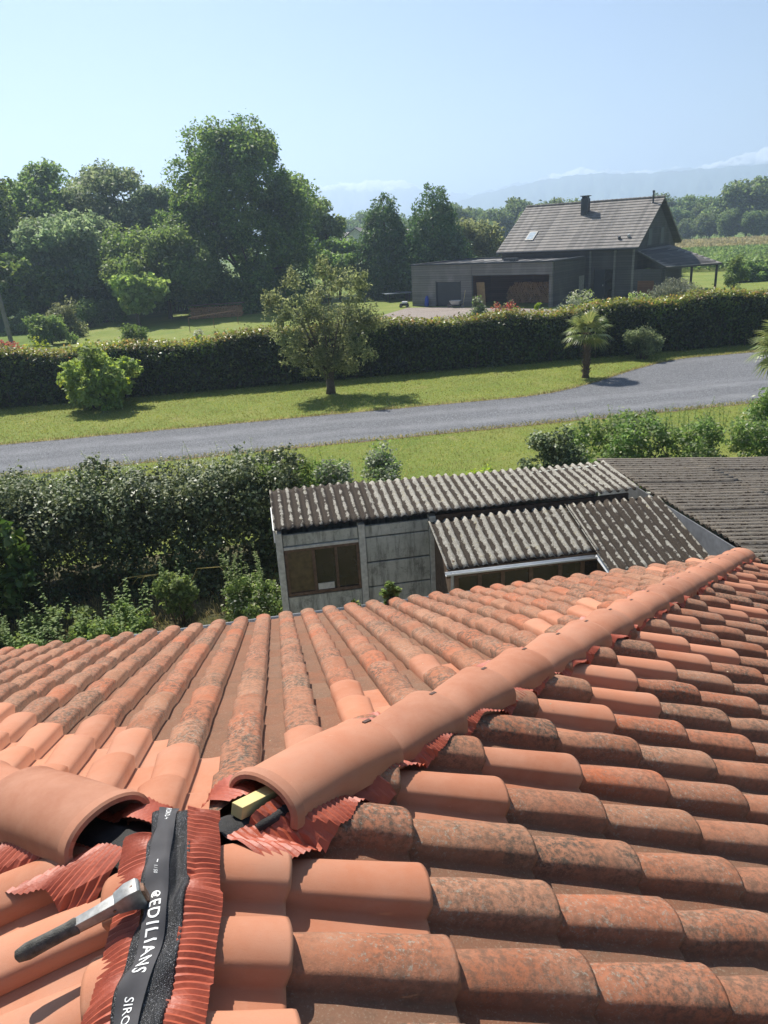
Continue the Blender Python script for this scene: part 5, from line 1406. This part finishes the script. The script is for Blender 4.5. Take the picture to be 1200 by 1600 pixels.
sh('garden_bush', 'dark rounded bush in the garden grass behind the hedge', 'bush', (-6.9, 50, 0), 2.4, 2.0, 1.8, 3000, .14, LF_OAK, 315, 12)
sh('garden_bush', 'bright lime shoots behind the hedge at the left', 'bush', (-8.8, 34.6, 0), 2.6, 1.2, 2.95, 3000, .14, LF_LIME, 316, 12)
sh('copper_bush', 'red leaved bush by the foot of the near utility pole', 'bush', (-11.6, 40, 0), 2.4, 1.6, 2.9, 3000, .14, LF_RED, 317, 12)
sh('garden_bush', 'silver leaved bush at the left edge in front of the utility pole', 'bush', (-11.9, 36.5, 0), 2.6, 1.6, 2.6, 3400, .13, LF_SILV, 318, 12)
row = [('nearest clipped shrub of the garden row at left', (-13.6, 56, 0), 4.0, 2.6, LF_MID), ('second clipped shrub of the garden row at left', (-13.4, 61, 0), 4.0, 2.9, LF_OLIVE), ('third clipped shrub of the garden row at left', (-13.2, 67, 0), 4.2, 3.0, LF_MID), ('fourth clipped shrub of the garden row, below the far pole', (-11.8, 71, 0), 3.6, 2.9, LF_MID), ('loose pale shrub behind the near utility pole', (-17.5, 66, 0), 4.0, 2.0, LF_GREY)]
for k_, (lb, lc, w, h, mt) in enumerate(row): sh('clipped_shrub', lb, 'shrub', lc, w, w * .8, h, 5000, .19, mt, 330 + k_, 16, group='shrubs in the garden row')

for lb, lc, w, h in (('dark undergrowth below the left tree group', (-16.5, 73.5, 0), 13, 4.2), ('dark undergrowth below the tallest tree', (1.0, 71.5, 0), 12, 3.8), ('dark undergrowth behind the log pile', (-6.5, 78, 0), 10, 5.0)):
    sh('undergrowth', lb, 'undergrowth', lc, w, 5, h, 9000, .34, LF_OAK, int(500 + w * 7 + lc[0]), 34, 1.3, group='undergrowth below the trees')

# poles and wires
def pole(label, loc, h, r, lean_):
    o_ = empty('utility_pole', loc); tag(o_, label, 'utility pole', 'utility poles')
    m_ = MB(); m_.tube([(0, 0, -.1), (lean_, 0, h)], [r, r * .65], 8); m_.build('shaft', simple('grey pole concrete', (.20, .18, .16), .9, 0, .25, 3), o_, smooth='auto')
    m_ = MB(); m_.box((lean_, 0, h - .3), (.9, .08, .1)); m_.build('crossarm', BARK, o_)
    for s in (-.35, .35): m_ = MB(); m_.tube([(lean_ + s, 0, h - .25), (lean_ + s, 0, h - .1)], .04, 6); m_.build('insulator', CONCRETE_L, o_)
    return o_
pole('near utility pole at the left edge', (-17.2, 60.2, 0), 7.6, .17, -.35)
pole('thin far utility pole among the left trees', (-16.6, 71.0, 0), 5.4, .10, -.15)
for i, (a, b, sag, lb) in enumerate((((-17.55, 60.2, 6.0), (-16.75, 71.0, 5.1), .9, 'upper sagging cable between the two utility poles'), ((-17.55, 60.2, 5.2), (-16.75, 71.0, 4.9), 1.3, 'lower sagging cable between the two utility poles'), ((-17.55, 60.2, 7.3), (-34, 52, 7.5), .5, 'cable leaving the near utility pole to the left'))):
    o_ = empty('cable', a); tag(o_, lb, 'cable'); m_ = MB(); a, b = Vector(a), Vector(b)
    m_.tube([a.lerp(b, t_ / 12) - a + Vector((0, 0, -sag * 4 * (t_ / 12) * (1 - t_ / 12))) for t_ in range(13)], .014, 5); m_.build('wire', ANTH, o_)
o = empty('log_pile', (-2.2, 67.5, 0), -.1); tag(o, 'long log pile under a low roof below the tallest tree', 'log pile')
for k_ in range(5):
    for i in range(19): link('log', ml_[(k_ + i) % 3], o, Matrix.Translation((-2.2 + i * .235 + .1 * (k_ % 2), rl.uniform(-.1, .1), .12 + k_ * .19)) @ Matrix.Scale(1.2, 4))
MB().box((0, .3, 1.15), (4.8, 1.0, .06)).build('cover', simple('rusty sheet', (.16, .10, .07), .8), o)
o = empty('wire_frame', (-2.6, 58.5, 0)); tag(o, 'thin metal goal-like frame on the garden grass', 'frame')
m_ = MB(); m_.tube([(-1.3, -1.2, 0), (-1.3, -1.2, 1.05)], .025, 6); m_.build('post', RUST, o); m_ = MB(); m_.tube([(2.2, 2.6, 0), (2.2, 2.6, 1.05)], .025, 6); m_.build('post', RUST, o); m_ = MB(); m_.tube([(.4, .7, 0), (.4, .7, 1.05)], .025, 6); m_.build('post', RUST, o)
m_ = MB(); m_.tube([(-1.3, -1.2, 1.05), (2.2, 2.6, 1.05)], .025, 6); m_.build('top_rail', RUST, o)
o = empty('garden_hut', (-21.5, 70, 0), .15); tag(o, 'low green painted hut in the shade under the left trees', 'hut')
MB().box((0, 0, .9), (3.6, 2, 1.8)).build('wall', simple('green boards', (.10, .13, .10), .8), o); MB().box((0, 0, 1.86), (3.9, 2.3, .1)).build('roof', simple('pale felt roof', (.30, .30, .26), .8), o)

# fields on the right
rg = D_(61)
def field(name, label, poly_az, d0, d1, n, hgt, size, mat, rows=0):
    az = rg.uniform(poly_az[0], poly_az[1], n); d = np.sqrt(rg.uniform(d0 ** 2, d1 ** 2, n))
    x = M.translation.x + np.sin(np.radians(az)) * d; y = M.translation.y + np.cos(np.radians(az)) * d
    if rows: x = np.round(x / rows) * rows + rg.normal(size=n) * rows * .12
    z = rg.uniform(.1, 1, n) ** .5 * hgt
    P = np.stack([x, y, z], 1); N = np.tile([0, 0, .3], (n, 1))
    tag(quad_mesh(name, leaf_quads(rg, P, N, size, .35, .2, 1.0), mat), label, 'field', kind='stuff')
field('wheat_field', 'strip of ripe golden wheat before the far woodland', (22, 39), 146, 206, 30000, .9, .9, LF_WHEAT)
field('maize_field', 'strip of green maize in front of the golden wheat', (26.5, 39), 98, 142, 26000, 1.2, .75, LF_MAIZE, .9)
sh('field_hedge', 'dark low hedge at the corner of the maize field', 'hedge', (47.5, 66, 0), 9, 3.0, 2.0, 9000, .24, LF_MID, 350, 26, .7)
sh('field_hedge', 'yellow green hedge running back from the porch towards the maize', 'hedge', (46, 82, 0), 7, 14, 2.8, 12000, .28, LF_OLIVE, 351, 40, .9)

# ---------------------------------------------------------------- mountains and the air in front of them
def mount_mat():
    t = NT('mountain'); c = t.coord('Object'); z = t.n('SeparateXYZ', {0: c}, 2)
    n_ = t.noise(c, .0075, 6, .7); s = t.math('ADD', z, t.math('MULTIPLY', t.math('SUBTRACT', n_, .5), 175.0))
    sn = t.ramp(t.math('DIVIDE', s, 318.0), [(.56, 0.0), (.63, 1.0)])
    t.p(Base_Color=t.mix(sn, t.ramp(n_, [(.3, (.05, .07, .06)), (.7, (.13, .13, .11))]), (.85, .87, .9)), Roughness=.9)
    return t.m
MOUNT = mount_mat()
BACK = [(-20, .058), (-8, .062), (0, .054), (4.51, .057), (5.86, .0601), (7.43, .0609), (8.77, .0618), (10.34, .0625), (12.12, .0587), (13.21, .049), (14.77, .0431), (16.54, .0406), (18.09, .044), (18.74, .0483), (20.48, .0499), (21.76, .0562), (22.6, .0573), (23.86, .0613), (24.9, .0573), (27.57, .0525), (29.95, .0535), (31.49, .0527), (32.97, .0591), (34.06, .062), (35.1, .068), (38, .073), (44, .066), (52, .07)]
FRONT = [(-20, .02), (0, .022), (8.4, .024), (12.03, .0217), (14.29, .0269), (16.54, .0384), (18.74, .0447), (21.76, .052), (24.29, .0546), (27.58, .0505), (31.51, .0501), (35.22, .0501), (42, .046), (52, .05)]
LOW = [(-20, .016), (6, .017), (8.43, .0205), (12, .018), (14.7, .0185), (20, .017), (27, .0175), (29.7, .0195), (31.65, .0200), (35.4, .0180), (45, .02), (52, .018)]
def range_(name, prof, dist, depth, jag, seed, mat):
    rg = D_(seed); az = np.arange(-20, 52, .12); h = np.interp(az, [q[0] for q in prof], [q[1] for q in prof]) * dist
    j = sum(rg.normal(size=len(az)).cumsum() * 0 + np.sin(az * f + rg.uniform(0, 6)) * a for f, a in ((3.1, 1), (7.3, .7), (13.7, .5), (29, .35), (47, .25)))
    h = h + j * jag
    rowsN = [(-1 + q / 14, (q / 14) ** 1.25) for q in range(15)] + [(.15, .8), (.5, .3), (1, 0)]
    ph = rg.uniform(0, 6, (6, 2)); mb = MB()
    for k_, (o, f) in enumerate(rowsN):
        for i, a in enumerate(az):
            wv = sum(math.sin(a * fa + o * fo + p_[0]) * am for (fa, fo, am), p_ in zip(((2.3, 5, .5), (4.1, -7, .35), (7.7, 11, .25), (13, -17, .16), (23, 29, .1), (31, -37, .07)), ph))
            d = dist + o * depth; ff = f + .13 * wv * math.sin(math.pi * min(1, f)) * (o < 0)
            mb.v.append((M.translation.x + math.sin(R(a)) * d, M.translation.y + math.cos(R(a)) * d, max(-.5, h[i] * ff + (6 if f == 1 else 0))))
    n = len(az)
    for k_ in range(len(rowsN) - 1):
        for i in range(n - 1): a = k_ * n + i; mb.f.append((a, a + 1, a + n + 1, a + n))
    tag(mb.build(name, mat, smooth=True), kind='structure')
range_('mountains', BACK, 3500, 580, 3.6, 71, MOUNT)
range_('foothills', FRONT, 2600, 460, 1.6, 72, simple('wooded foothill', (.06, .085, .06), .95, 0, .3, .01))
range_('hills', LOW, 1350, 280, 1.0, 73, simple('wooded hill', (.05, .08, .04), .95, 0, .4, .03))
hz = MB().span((-4450, -650, -1), (4450, 4450, 280)).build('haze', None)
tag(hz, 'pale summer haze filling the valley', 'haze', kind='stuff')
hm = bpy.data.materials.new('haze air'); hm.use_nodes = True; nt = hm.node_tree; nt.nodes.remove(nt.nodes['Principled BSDF'])
pv = nt.nodes.new('ShaderNodeVolumePrincipled'); pv.inputs['Color'].default_value = (.60, .75, 1.0, 1); pv.inputs['Density'].default_value = .0007; pv.inputs['Anisotropy'].default_value = .42
nt.links.new(pv.outputs[0], nt.nodes['Material Output'].inputs['Volume']); hz.data.materials.append(hm)
